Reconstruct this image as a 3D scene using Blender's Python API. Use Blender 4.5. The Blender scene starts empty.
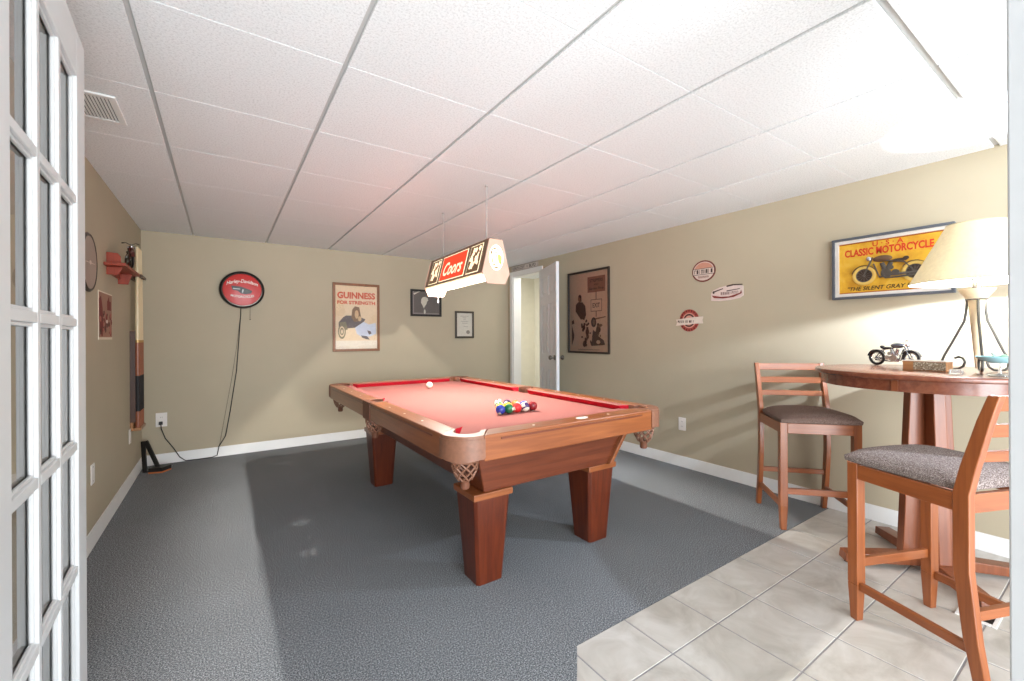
import bpy, math, random
from mathutils import Vector, Matrix, Euler
PI = math.pi
R = math.radians
random.seed(7)
scene = bpy.context.scene
col = scene.collection

# ------------------------------------------------------------------ camera, world, exposure
H = 2.177                     # ceiling height
EYE = H - 1.002
XR, XL, YB = 3.429, -0.622, 5.18
cam_d = bpy.data.cameras.new('camera')
cam = bpy.data.objects.new('camera', cam_d)
col.objects.link(cam)
cam_d.sensor_width = 36.0
cam_d.lens = 36.0 * 428.69 / 1024
cam_d.shift_y = -(340.5 - 337.04) / 1024
cam_d.clip_start = 0.02
cam.rotation_mode = 'XYZ'
cam.matrix_world = Matrix.Translation((0, 0, EYE)) @ Matrix.Rotation(-0.5936, 4, 'Z') @ Matrix.Rotation(PI / 2, 4, 'X') @ Matrix.Rotation(-0.005, 4, 'Z')
scene.camera = cam

world = bpy.data.worlds.new('world')
scene.world = world
world.use_nodes = True
bg = world.node_tree.nodes['Background']
bg.inputs[0].default_value = (0.93, 0.97, 1.0, 1)
bg.inputs[1].default_value = 1.6

vs = scene.view_settings
vs.view_transform = 'Standard'
vs.look = 'None'
vs.gamma = 1.0
vs.use_curve_mapping = False
vs.exposure = 0.22

def lamp(name, kind, loc, energy, color=(1, 1, 1), size=0.1, rot=None, parent=None, size_y=None, spread=None):
    d = bpy.data.lights.new(name, kind)
    d.energy = energy
    d.color = color
    if kind == 'AREA':
        d.shape = 'RECTANGLE'; d.size = size; d.size_y = size_y or size
        if spread: d.spread = spread
    else:
        d.shadow_soft_size = size
    o = bpy.data.objects.new(name, d)
    col.objects.link(o)
    if parent: o.parent = parent
    o.location = loc
    if rot: o.rotation_euler = rot
    return o

# added cool fill behind the camera to brighten the room, not a known window
lamp('rear_fill', 'AREA', (0.2, -3.4, 1.5), 230, (0.90, 0.95, 1.0), 3.6, (R(90), 0, R(-10)), size_y=1.6)
# added low fill, tilted up and forward to brighten the ceiling
lamp('ceiling_fill', 'AREA', (0.2, -3.3, 0.08), 220, (0.93, 0.97, 1.0), 3.4, (R(132), 0, R(-4)), size_y=2.4)
# ceiling light of the hallway beyond the far doorway
lamp('hallway_light', 'AREA', (4.05, 4.75, 2.15), 14, (1.0, 0.96, 0.88), 0.5, (0, 0, 0))

# ------------------------------------------------------------------ materials
def s2l(c):
    return tuple((v / 255 / 12.92) if v / 255 <= 0.04045 else ((v / 255 + 0.055) / 1.055) ** 2.4 for v in c)

class NT:
    def __init__(s, name):
        s.m = bpy.data.materials.new(name); s.m.use_nodes = True
        s.t = s.m.node_tree; s.n = s.t.nodes; s.p = s.n['Principled BSDF']; s.out = s.n['Material Output']
    def add(s, typ, **kw):
        nd = s.n.new(typ)
        for k, v in kw.items(): setattr(nd, k, v)
        return nd
    def link(s, a, b): s.t.links.new(a, b)
    def coord(s, scale=(1, 1, 1), rot=(0, 0, 0)):
        tc = s.add('ShaderNodeTexCoord'); mp = s.add('ShaderNodeMapping')
        s.link(tc.outputs['Object'], mp.inputs[0])
        mp.inputs['Scale'].default_value = scale; mp.inputs['Rotation'].default_value = rot
        return mp.outputs[0]
    def noise(s, vec, scale, detail=3, rough=0.5, dist=0.0):
        nz = s.add('ShaderNodeTexNoise'); s.link(vec, nz.inputs['Vector'])
        nz.inputs['Scale'].default_value = scale; nz.inputs['Detail'].default_value = detail
        nz.inputs['Roughness'].default_value = rough; nz.inputs['Distortion'].default_value = dist
        return nz.outputs['Fac']
    def ramp(s, fac, stops):
        r = s.add('ShaderNodeValToRGB'); s.link(fac, r.inputs[0])
        e = r.color_ramp.elements
        while len(e) < len(stops): e.new(0.5)
        for el, (pos, c) in zip(e, stops):
            el.position = pos; el.color = (*c, 1)
        return r.outputs[0]
    def bump(s, fac, strength, dist=0.002):
        b = s.add('ShaderNodeBump'); b.inputs['Strength'].default_value = strength; b.inputs['Distance'].default_value = dist
        s.link(fac, b.inputs['Height']); s.link(b.outputs[0], s.p.inputs['Normal'])

def plain(name, rgb, rough=0.5, metal=0.0, var=0.06, nscale=12, coat=0.0, spec=None):
    k = NT(name); c = s2l(rgb)
    f = k.noise(k.coord(), nscale, 3)
    lo = tuple(v * (1 - var) for v in c); hi = tuple(min(1, v * (1 + var)) for v in c)
    k.link(k.ramp(f, [(0.3, lo), (0.7, hi)]), k.p.inputs['Base Color'])
    k.p.inputs['Roughness'].default_value = rough; k.p.inputs['Metallic'].default_value = metal
    k.p.inputs['Coat Weight'].default_value = coat
    if spec is not None: k.p.inputs['Specular IOR Level'].default_value = spec
    return k.m

def wood(name, dark, light, axis=0, rough=0.32, scale=1.0, coat=0.15):
    k = NT(name)
    sc = [26 * scale] * 3; sc[axis] = 1.6 * scale
    v = k.coord(tuple(sc))
    f = k.noise(v, 1.6, 5, 0.6, 0.6)
    k.link(k.ramp(f, [(0.25, s2l(dark)), (0.5, tuple((a + b) / 2 for a, b in zip(s2l(dark), s2l(light)))), (0.78, s2l(light))]), k.p.inputs['Base Color'])
    k.p.inputs['Roughness'].default_value = rough
    k.p.inputs['Coat Weight'].default_value = coat; k.p.inputs['Coat Roughness'].default_value = 0.25
    k.bump(f, 0.08, 0.001)
    return k.m

def speckle(name, stops, scale, rough=1.0, bump=0.4, dist=0.003, spec=0.1, big=None):
    k = NT(name)
    v = k.coord()
    f = k.noise(v, scale, 4, 0.75)
    c = k.ramp(f, stops)
    if big:
        g = k.noise(v, big[0], 3)
        mx = k.add('ShaderNodeMixRGB', blend_type='MULTIPLY'); mx.inputs[0].default_value = 1
        k.link(c, mx.inputs[1])
        k.link(k.ramp(g, [(0.3, (big[1],) * 3), (0.7, (1, 1, 1))]), mx.inputs[2])
        c = mx.outputs[0]
    k.link(c, k.p.inputs['Base Color'])
    k.p.inputs['Roughness'].default_value = rough; k.p.inputs['Specular IOR Level'].default_value = spec
    k.bump(f, bump, dist)
    return k.m

def emis(name, rgb, strength, base=None):
    k = NT(name)
    k.p.inputs['Base Color'].default_value = (*s2l(base or rgb), 1)
    f = k.noise(k.coord(), 30, 2)
    c = s2l(rgb)
    k.link(k.ramp(f, [(0.3, tuple(v * 0.94 for v in c)), (0.7, c)]), k.p.inputs['Emission Color'])
    k.p.inputs['Emission Strength'].default_value = strength
    return k.m

def glass(name, tint=(1, 1, 1), rough=0.0):
    # thin glass: see-through with a real reflection
    k = NT(name)
    tr = k.add('ShaderNodeBsdfTransparent'); tr.inputs[0].default_value = (*tint, 1)
    gl = k.add('ShaderNodeBsdfGlossy'); gl.inputs['Roughness'].default_value = rough
    fr = k.add('ShaderNodeFresnel'); fr.inputs[0].default_value = 1.5
    mx = k.add('ShaderNodeMixShader')
    k.link(fr.outputs[0], mx.inputs[0]); k.link(tr.outputs[0], mx.inputs[1]); k.link(gl.outputs[0], mx.inputs[2])
    k.link(mx.outputs[0], k.out.inputs['Surface'])
    return k.m

def shade_mat(name, rgb, trans=0.6):
    k = NT(name); c = s2l(rgb)
    f = k.noise(k.coord(), 60, 5, 0.7)
    cc = k.ramp(f, [(0.3, tuple(v * 0.88 for v in c)), (0.7, c)])
    d = k.add('ShaderNodeBsdfDiffuse'); t = k.add('ShaderNodeBsdfTranslucent'); mx = k.add('ShaderNodeMixShader')
    mx.inputs[0].default_value = trans
    k.link(cc, d.inputs[0]); k.link(cc, t.inputs[0]); k.link(d.outputs[0], mx.inputs[1]); k.link(t.outputs[0], mx.inputs[2])
    k.link(mx.outputs[0], k.out.inputs['Surface'])
    return k.m

M = {}
M['paint'] = plain('tan_wall_paint', (182, 171, 148), 0.65, var=0.02, nscale=3, spec=0.3)
M['hall'] = plain('cream_hall_paint', (236, 231, 214), 0.7, var=0.02)
M['white'] = plain('white_trim_paint', (236, 236, 234), 0.4, var=0.015)
M['doorwhite'] = plain('white_door_paint', (226, 230, 234), 0.4, var=0.015)
M['jamb'] = plain('grey_jamb_paint', (176, 178, 180), 0.5, var=0.02)
M['fdoor'] = plain('glazed_door_paint', (212, 213, 213), 0.4, var=0.015)
M['grid'] = plain('ceiling_grid_metal', (204, 204, 202), 0.5, var=0.02)
M['tile_c'] = speckle('stippled_ceiling_tile', [(0.36, s2l((216, 218, 219))), (0.5, s2l((238, 240, 241))), (0.7, s2l((245, 247, 248)))], 130, 1.0, 0.5, 0.003)
M['carpet'] = speckle('grey_loop_carpet', [(0.36, s2l((58, 61, 65))), (0.5, s2l((116, 120, 124))), (0.64, s2l((190, 194, 198)))], 190, 1.0, 0.5, 0.005, 0.05, (2.0, 0.9))
M['wood_rail'] = wood('honey_rail_wood', (112, 58, 28), (148, 86, 46), 0, 0.28)
M['wood_rail_y'] = wood('honey_rail_wood_lengthwise', (112, 58, 28), (148, 86, 46), 1, 0.28)
M['wood_cab'] = wood('cherry_cabinet_wood', (84, 38, 22), (116, 60, 36), 0, 0.3)
M['wood_leg'] = wood('cherry_leg_wood', (64, 22, 9), (104, 44, 19), 2, 0.3)
M['wood_stool'] = wood('warm_stool_wood', (120, 62, 30), (160, 92, 48), 2, 0.3)
M['wood_stool_x'] = wood('warm_stool_wood_crosswise', (120, 62, 30), (160, 92, 48), 0, 0.3)
M['wood_bar'] = wood('walnut_bar_wood', (98, 48, 32), (130, 74, 50), 0, 0.22, coat=0.3)
M['wood_barleg'] = wood('walnut_bar_leg_wood', (104, 52, 28), (142, 80, 46), 2, 0.3)
M['cloth'] = speckle('red_table_cloth', [(0.3, s2l((142, 88, 82))), (0.7, s2l((152, 98, 92)))], 300, 0.95, 0.1, 0.001, 0.1)
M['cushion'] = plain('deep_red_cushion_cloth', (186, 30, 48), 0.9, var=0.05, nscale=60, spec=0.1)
M['leather'] = plain('tan_pocket_leather', (122, 82, 62), 0.5, var=0.12, nscale=60)
M['leather_d'] = plain('brown_pocket_leather', (104, 62, 42), 0.55, var=0.15, nscale=60)
M['black'] = plain('black_paint', (22, 20, 19), 0.4, var=0.1)
M['iron'] = plain('dark_brushed_iron', (92, 90, 86), 0.38, 0.85, var=0.1)
M['chrome'] = plain('chrome', (205, 205, 208), 0.18, 1.0, var=0.05)
M['nickel'] = plain('dark_nickel', (120, 115, 108), 0.3, 1.0)
M['plastic'] = plain('white_plastic', (238, 232, 226), 0.35, var=0.01)
M['slot'] = plain('outlet_slot_dark', (60, 56, 54), 0.6)
M['fabric_b'] = speckle('brown_seat_fabric', [(0.35, s2l((74, 58, 52))), (0.5, s2l((112, 92, 84))), (0.68, s2l((150, 132, 122)))], 260, 1.0, 0.5, 0.002, 0.15)
M['fabric_g'] = speckle('taupe_seat_fabric', [(0.35, s2l((70, 60, 56))), (0.5, s2l((120, 108, 104))), (0.66, s2l((180, 170, 166)))], 260, 1.0, 0.5, 0.002, 0.15)
M['redwood'] = wood('red_painted_shelf', (136, 48, 26), (160, 62, 36), 1, 0.5, coat=0)
M['grout'] = plain('grey_grout', (150, 148, 150), 0.9)

def tile_mat():
    k = NT('beige_ceramic_tile')
    tc = k.add('ShaderNodeTexCoord')
    v = tc.outputs['Object']
    f = k.noise(v, 4.5, 6, 0.6, 1.2)
    c = k.ramp(f, [(0.3, s2l((172, 167, 159))), (0.5, s2l((192, 188, 181))), (0.7, s2l((208, 205, 200)))])
    k.link(c, k.p.inputs['Base Color'])
    k.p.inputs['Roughness'].default_value = 0.3
    k.bump(f, 0.12, 0.003)
    return k.m
M['tile_f'] = tile_mat()

# ------------------------------------------------------------------ mesh builder
class MB:
    def __init__(s): s.v = []; s.f = []; s.mi = []; s.cur = 0; s.X = Matrix.Identity(4)
    def use(s, i): s.cur = i; return s
    def _add(s, vs_, fs):
        b = len(s.v)
        s.v += [tuple(s.X @ Vector(p)) for p in vs_]
        for f in fs: s.f.append([b + i for i in f]); s.mi.append(s.cur)
        return s
    def hexa(s, b, t):
        return s._add(list(b) + list(t), [(3, 2, 1, 0), (4, 5, 6, 7), (0, 1, 5, 4), (1, 2, 6, 5), (2, 3, 7, 6), (3, 0, 4, 7)])
    def box(s, x0, x1, y0, y1, z0, z1):
        return s.hexa([(x0, y0, z0), (x1, y0, z0), (x1, y1, z0), (x0, y1, z0)], [(x0, y0, z1), (x1, y0, z1), (x1, y1, z1), (x0, y1, z1)])
    def beam(s, a, b, w, h, up=(0, 0, 1)):
        a = Vector(a); b = Vector(b); d = (b - a).normalized(); u = Vector(up)
        r = d.cross(u).normalized(); u = r.cross(d).normalized()
        r = r * w / 2; u = u * h / 2
        return s.hexa([a - r - u, a + r - u, a + r + u, a - r + u][::-1], [b - r - u, b + r - u, b + r + u, b - r + u][::-1])
    def prism(s, poly, z0, z1):
        n = len(poly)
        area = sum(poly[i][0] * poly[(i + 1) % n][1] - poly[(i + 1) % n][0] * poly[i][1] for i in range(n))
        if area < 0: poly = poly[::-1]
        vs_ = [(p[0], p[1], z0) for p in poly] + [(p[0], p[1], z1) for p in poly]
        fs = [tuple(range(n))[::-1], tuple(range(n, 2 * n))] + [(i, (i + 1) % n, n + (i + 1) % n, n + i) for i in range(n)]
        return s._add(vs_, fs)
    def flat(s, poly, z):      # thin printed patch
        return s.prism(poly, z, z + 0.0004)
    def cyl(s, a, b, r0, r1=None, n=16, cap=True):
        r1 = r0 if r1 is None else r1
        a = Vector(a); b = Vector(b); d = (b - a).normalized()
        u = d.orthogonal().normalized(); w = d.cross(u)
        vs_ = [a + (u * math.cos(t) + w * math.sin(t)) * r0 for t in [2 * PI * i / n for i in range(n)]]
        vs_ += [b + (u * math.cos(t) + w * math.sin(t)) * r1 for t in [2 * PI * i / n for i in range(n)]]
        fs = [(i, (i + 1) % n, n + (i + 1) % n, n + i) for i in range(n)]
        if cap: fs += [tuple(range(n))[::-1], tuple(range(n, 2 * n))]
        return s._add(vs_, fs)
    def lathe(s, prof, n=32, c=(0, 0, 0), closed=False):
        vs_ = []
        for r, z in prof:
            vs_ += [(c[0] + r * math.cos(2 * PI * i / n), c[1] + r * math.sin(2 * PI * i / n), c[2] + z) for i in range(n)]
        k = len(prof); fs = []
        for j in range(k if closed else k - 1):
            j2 = (j + 1) % k
            for i in range(n):
                fs.append((j * n + i, j * n + (i + 1) % n, j2 * n + (i + 1) % n, j2 * n + i))
        if not closed:
            if prof[0][0] > 1e-6: fs.append(tuple(range(n))[::-1])
            if prof[-1][0] > 1e-6: fs.append(tuple((k - 1) * n + i for i in range(n)))
        return s._add(vs_, fs)
    def tube(s, pts, r, n=8, closed=False):
        pts = [Vector(p) for p in pts]; m = len(pts)
        rr = r if isinstance(r, (list, tuple)) else [r] * m
        def tan(i):
            if closed: return (pts[(i + 1) % m] - pts[i - 1]).normalized()
            return (pts[min(i + 1, m - 1)] - pts[max(i - 1, 0)]).normalized()
        u = tan(0).orthogonal().normalized(); vs_ = []
        for i in range(m):
            d = tan(i); u = (u - d * u.dot(d)).normalized(); w = d.cross(u)
            vs_ += [pts[i] + (u * math.cos(t) + w * math.sin(t)) * rr[i] for t in [2 * PI * k / n for k in range(n)]]
        fs = []
        for i in range(m if closed else m - 1):
            j = (i + 1) % m
            for k in range(n): fs.append((i * n + k, i * n + (k + 1) % n, j * n + (k + 1) % n, j * n + k))
        if not closed: fs += [tuple(range(n))[::-1], tuple((m - 1) * n + k for k in range(n))]
        return s._add(vs_, fs)
    def ball(s, c, r, nu=20, nv=12):
        rx, ry, rz = r if isinstance(r, (tuple, list)) else (r, r, r)
        vs_ = [(c[0], c[1], c[2] - rz)]
        for j in range(1, nv):
            a = -PI / 2 + PI * j / nv
            vs_ += [(c[0] + rx * math.cos(a) * math.cos(2 * PI * i / nu), c[1] + ry * math.cos(a) * math.sin(2 * PI * i / nu), c[2] + rz * math.sin(a)) for i in range(nu)]
        vs_.append((c[0], c[1], c[2] + rz)); t = len(vs_) - 1
        fs = [(0, 1 + (i + 1) % nu, 1 + i) for i in range(nu)]
        for j in range(nv - 2):
            for i in range(nu): fs.append((1 + j * nu + i, 1 + j * nu + (i + 1) % nu, 1 + (j + 1) * nu + (i + 1) % nu, 1 + (j + 1) * nu + i))
        fs += [(t, 1 + (nv - 2) * nu + i, 1 + (nv - 2) * nu + (i + 1) % nu) for i in range(nu)]
        return s._add(vs_, fs)
    def mesh(s, me_text, X):
        me = me_text
        return s._add([X @ v.co for v in me.vertices], [tuple(p.vertices) for p in me.polygons])
    def build(s, name, mats, parent=None, smooth=True, bevel=0.0, loc=None, seg=2):
        me = bpy.data.meshes.new(name)
        me.from_pydata(s.v, [], s.f)
        if not isinstance(mats, (list, tuple)): mats = [mats]
        for m in mats: me.materials.append(m)
        me.polygons.foreach_set('material_index', s.mi)
        me.validate(); me.update()
        if smooth:
            me.shade_smooth(); me.set_sharp_from_angle(angle=R(38))
        o = bpy.data.objects.new(name, me); col.objects.link(o)
        if parent: o.parent = parent
        if loc: o.location = loc
        if bevel:
            b = o.modifiers.new('bevel', 'BEVEL'); b.width = bevel; b.segments = seg; b.limit_method = 'ANGLE'; b.angle_limit = R(40)
        return o

def tag(o, label=None, cat=None, group=None, kind=None):
    if label: o['label'] = label
    if cat: o['category'] = cat
    if group: o['group'] = group
    if kind: o['kind'] = kind
    return o

def thing(name, label, cat, loc=(0, 0, 0), rot=(0, 0, 0), group=None):
    o = bpy.data.objects.new(name, None); col.objects.link(o)
    o.empty_display_size = 0.1
    o.location = loc; o.rotation_euler = rot
    return tag(o, label, cat, group)

def struct(o): o['kind'] = 'structure'; return o

def text_mesh(txt, shear=0.0, spacing=1.0, bold=0.0):
    cu = bpy.data.curves.new('lettering', 'FONT'); cu.body = txt; cu.align_x = 'CENTER'; cu.shear = shear
    cu.space_character = spacing; cu.offset = bold; cu.extrude = 0.0; cu.resolution_u = 3
    ob = bpy.data.objects.new('lettering', cu); col.objects.link(ob)
    dg = bpy.context.evaluated_depsgraph_get()
    me = bpy.data.meshes.new_from_object(ob.evaluated_get(dg))
    bpy.data.objects.remove(ob)
    return me

def put_text(mb, txt, cx, cy, w, h, z, shear=0.0, bold=0.01, arc=0.0, spacing=1.0):
    """text filling a box w x h centred at cx, cy on the local XY plane, raised slightly"""
    me = text_mesh(txt, shear, spacing, bold)
    xs = [v.co.x for v in me.vertices]; ys = [v.co.y for v in me.vertices]
    x0, x1, y0, y1 = min(xs), max(xs), min(ys), max(ys)
    sx = w / (x1 - x0); sy = h / (y1 - y0)
    vs_ = []
    for v in me.vertices:
        x = (v.co.x - (x0 + x1) / 2) * sx; y = (v.co.y - (y0 + y1) / 2) * sy
        y -= arc * (2 * x / w) ** 2
        vs_.append((cx + x, cy + y, z))
    mb._add(vs_, [tuple(p.vertices) for p in me.polygons])
    bpy.data.meshes.remove(me)

def arcp(cx, cy, r, a0, a1, n=10, ry=None):
    ry = ry or r
    return [(cx + r * math.cos(a0 + (a1 - a0) * i / n), cy + ry * math.sin(a0 + (a1 - a0) * i / n)) for i in range(n + 1)]
def ell(cx, cy, rx, ry, n=28): return arcp(cx, cy, rx, 0, 2 * PI * (n - 1) / n, n - 1, ry)
def rect(x0, x1, y0, y1): return [(x0, y0), (x1, y0), (x1, y1), (x0, y1)]

BACK = (R(90), 0, 0); RIGHT = (R(90), 0, R(-90)); LEFT = (R(90), 0, R(90))

# ------------------------------------------------------------------ the room
T = 0.12
m = MB(); m.prism([(XL, YB), (XL, -0.6), (-0.35, -0.6), (0.45, 0.54), (1.02, 1.115), (1.115, 1.22), (XR, 1.22), (XR, YB)], -0.05, 0.0)
struct(m.build('floor', M['carpet'], smooth=False))
# ceramic tile floor: grout bed and single tiles in one mesh
m = MB()
m.use(1).prism([(-0.35, -0.6), (0.45, 0.54), (1.02, 1.115), (1.115, 1.22), (XR, 1.22), (XR, -0.6)], -0.05, -0.0022)
gx = [1.080 + 0.2975 * i for i in range(-5, 9)]
gy = [1.22, 0.986, 0.678, 0.370, 0.062, -0.246, -0.554]
m.use(0)
def clipdiag(poly):
    # keep the part right of the diagonal carpet edge
    def side(p):
        if p[1] > 1.115: a, b = (1.02, 1.115), (1.115, 1.22)
        elif p[1] > 0.54: a, b = (0.45, 0.54), (1.02, 1.115)
        else: a, b = (-0.35, -0.6), (0.45, 0.54)
        return (b[0] - a[0]) * (p[1] - a[1]) - (b[1] - a[1]) * (p[0] - a[0])
    out = []
    n = len(poly)
    for i in range(n):
        p, q = poly[i], poly[(i + 1) % n]; sp, sq = side(p), side(q)
        if sp <= 0: out.append(p)
        if (sp < 0) != (sq < 0):
            lo, hi = 0.0, 1.0
            for _ in range(20):
                t = (lo + hi) / 2; r_ = (p[0] + (q[0] - p[0]) * t, p[1] + (q[1] - p[1]) * t)
                if (side(r_) < 0) == (sp < 0): lo = t
                else: hi = t
            out.append(r_)
    return out
g = 0.0032
for i in range(len(gx)):
    for j in range(len(gy) - 1):
        x0 = gx[i] + g; x1 = min(gx[i] + 0.2975, XR) - g; y1 = gy[j] - g; y0 = gy[j + 1] + g
        if x1 - x0 < 0.02: continue
        p = clipdiag(rect(x0, x1, y0, y1))
        if len(p) >= 3: m.prism(p, -0.02, 0.0)
o = struct(m.build('floor', [M['tile_f'], M['grout']], smooth=False, bevel=0.0015, seg=1))

# ceiling: grid plane with tegular tiles hanging from it
m = MB()
m.use(1).box(XL - T, XR + T, -0.8, YB + T, H + 0.012, H + 0.06)
cx = [-0.235 - 0.61, -0.235, 0.379, 0.99, 1.603, 2.213, 2.799, 3.41]
cy = [YB + 0.2 - 0.6096 * i for i in range(11)]
m.use(0)
CYO = 1.645      # a joint row passes here
rows = sorted([CYO + 0.600 * k for k in range(-4, 7)])
for i in range(len(cx) - 1):
    for j in range(len(rows) - 1):
        x0 = max(cx[i] + 0.0085, XL); x1 = min(cx[i + 1] - 0.0085, XR); y0 = rows[j]; y1 = min(rows[j + 1], YB)
        if i == 0: x0 = XL
        if i == len(cx) - 2: x1 = XR
        if y1 <= y0: continue
        wide = 0.011 if abs(rows[j] - (CYO - 0.600 * 2)) < 0.01 else 0.0014
        wide2 = 0.011 if abs(rows[j + 1] - (CYO - 0.600 * 2)) < 0.01 else 0.0014
        m.box(x0, x1, y0 + wide, y1 - wide2, H, H + 0.011)
struct(m.build('ceiling', [M['tile_c'], M['grid']], smooth=False, bevel=0.0012, seg=1))

m = MB(); m.box(XL - T, XL, -0.6, YB + T, 0, H + 0.012); struct(m.build('wall_left', M['paint'], smooth=False))
m = MB(); m.box(XL, XR, YB, YB + T, 0, H + 0.012); struct(m.build('wall_back', M['paint'], smooth=False))
DY0, DY1, DZ = 4.42, 5.05, 2.035          # doorway in the right wall
m = MB()
m.box(XR, XR + T, -0.6, DY0, 0, H + 0.012); m.box(XR, XR + T, DY1, YB + T, 0, H + 0.012); m.box(XR, XR + T, DY0, DY1, DZ, H + 0.012)
struct(m.build('wall_right', M['paint'], smooth=False))
m = MB(); m.box(1.32, 1.45, 0.03, 0.14, 0, H + 0.012); struct(m.build('wall_front', M['paint'], smooth=False))
m = MB(); m.box(XL, -0.325, 0.88, 1.0, 0, H); struct(m.build('wall_front', M['paint'], smooth=False))
# hallway beyond the door
m = MB()
m.box(4.75, 4.87, 3.6, 6.4, 0, 2.3); m.box(XR + T, 4.87, 6.3, 6.42, 0, 2.3); m.box(XR + T, 4.87, 3.5, 3.62, 0, 2.3)
struct(m.build('wall_hallway', M['hall'], smooth=False))
m = MB(); m.box(XR, 4.87, 3.5, 6.42, -0.05, -0.001); struct(m.build('floor', M['carpet'], smooth=False))
m = MB(); m.box(XR + T, 4.87, 3.5, 6.42, 2.24, 2.3); struct(m.build('ceiling', M['tile_c'], smooth=False))

def baseboard(name, segs):
    m = MB()
    for s in segs:
        if s[0] == 'x':   # along X at y, facing -Y
            _, x0, x1, y, d = s
            m.hexa([(x0, y, 0), (x1, y, 0), (x1, y + d * .014, 0), (x0, y + d * .014, 0)], [(x0, y, .096), (x1, y, .096), (x1, y + d * .006, .096), (x0, y + d * .006, .096)]) if d > 0 else \
            m.hexa([(x0, y + d * .014, 0), (x1, y + d * .014, 0), (x1, y, 0), (x0, y, 0)], [(x0, y + d * .006, .096), (x1, y + d * .006, .096), (x1, y, .096), (x0, y, .096)])
        else:
            _, y0, y1, x, d = s
            if d > 0: m.hexa([(x, y0, 0), (x + .014, y0, 0), (x + .014, y1, 0), (x, y1, 0)], [(x, y0, .096), (x + .006, y0, .096), (x + .006, y1, .096), (x, y1, .096)])
            else: m.hexa([(x - .014, y0, 0), (x, y0, 0), (x, y1, 0), (x - .014, y1, 0)], [(x - .006, y0, .096), (x, y0, .096), (x, y1, .096), (x - .006, y1, .096)])
    return struct(m.build(name, M['white'], smooth=False, bevel=0.002))
baseboard('baseboard_left', [('y', 1.0, YB, XL, 1)])
baseboard('baseboard_back', [('x', XL, XR, YB, -1)])
baseboard('baseboard_right', [('y', -0.6, DY0 - 0.06, XR, -1)])
baseboard('baseboard_front', [('x', 1.33, 1.45, 0.14, 1)])

# doorway casing
m = MB()
cw = 0.06
m.box(XR - .016, XR, DY0 - cw, DY0, 0, DZ + cw); m.box(XR - .016, XR, DY1, DY1 + cw, 0, DZ + cw); m.box(XR - .016, XR, DY0, DY1, DZ, DZ + cw)
m.box(XR, XR + T, DY0, DY0 + .012, 0, DZ); m.box(XR, XR + T, DY1 - .012, DY1, 0, DZ); m.box(XR, XR + T, DY0, DY1, DZ - .012, DZ)
m.box(XR + T, XR + T + .016, DY0 - cw, DY0, 0, DZ + cw); m.box(XR + T, XR + T + .016, DY1, DY1 + cw, 0, DZ + cw)
struct(m.build('trim_1', M['white'], smooth=False, bevel=0.003))
# strike plate in the jamb
# right jamb of the opening the camera looks through
m = MB(); m.box(1.295, 1.32, 0.01, 0.155, 0, H); struct(m.build('trim_2', M['jamb'], smooth=False, bevel=0.003))
# jamb that carries the glazed door
m = MB(); m.box(-0.345, -0.322, 0.86, 1.02, 0, 2.06); struct(m.build('trim_3', M['white'], smooth=False, bevel=0.003))

# white panelled door, opened against the right wall
def panel_door():
    W, Hh, th = 0.70, 2.02, 0.035
    r = thing('door_2', None, None, (3.385, 4.375, 0.008))
    r['kind'] = 'structure'
    d = Vector((3.12 - 3.385, 3.73 - 4.375)); r.rotation_euler = (0, 0, math.atan2(d.y, d.x))
    m = MB()   # local x along the leaf from hinge, y thickness
    st, n = 0.10, 0.011
    xs = [(st, W / 2 - .045), (W / 2 + .045, W - st)]
    zs = [(0.22, 0.78), (0.96, 1.56), (1.67, 1.90)]
    m.box(0, W, n, th - n, 0, Hh)
    for f0, f1 in ((0, n), (th - n, th)):
        m.box(0, st, f0, f1, 0, Hh); m.box(W - st, W, f0, f1, 0, Hh); m.box(W / 2 - .045, W / 2 + .045, f0, f1, 0, Hh)
        for a, b in xs:
            for z0, z1 in ((0, .22), (.78, .96), (1.56, 1.67), (1.90, Hh)): m.box(a, b, f0, f1, z0, z1)
            for z0, z1 in zs: m.box(a + .03, b - .03, f0 + .003 * (f0 == 0), f1 - .003 * (f0 != 0), z0 + .03, z1 - .03)
    m.build('door_leaf', M['doorwhite'], r, smooth=False, bevel=0.003)
    for s in (1, -1):
        k = MB(); y = th if s > 0 else 0
        k.cyl((W - .06, y, .93), (W - .06, y + s * .008, .93), .03); k.cyl((W - .06, y + s * .008, .93), (W - .06, y + s * .04, .93), .011)
        k.ball((W - .06, y + s * .055, .93), (.028, .02, .028))
        k.build('door_knob', M['nickel'], r)
    return r
panel_door()

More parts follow.
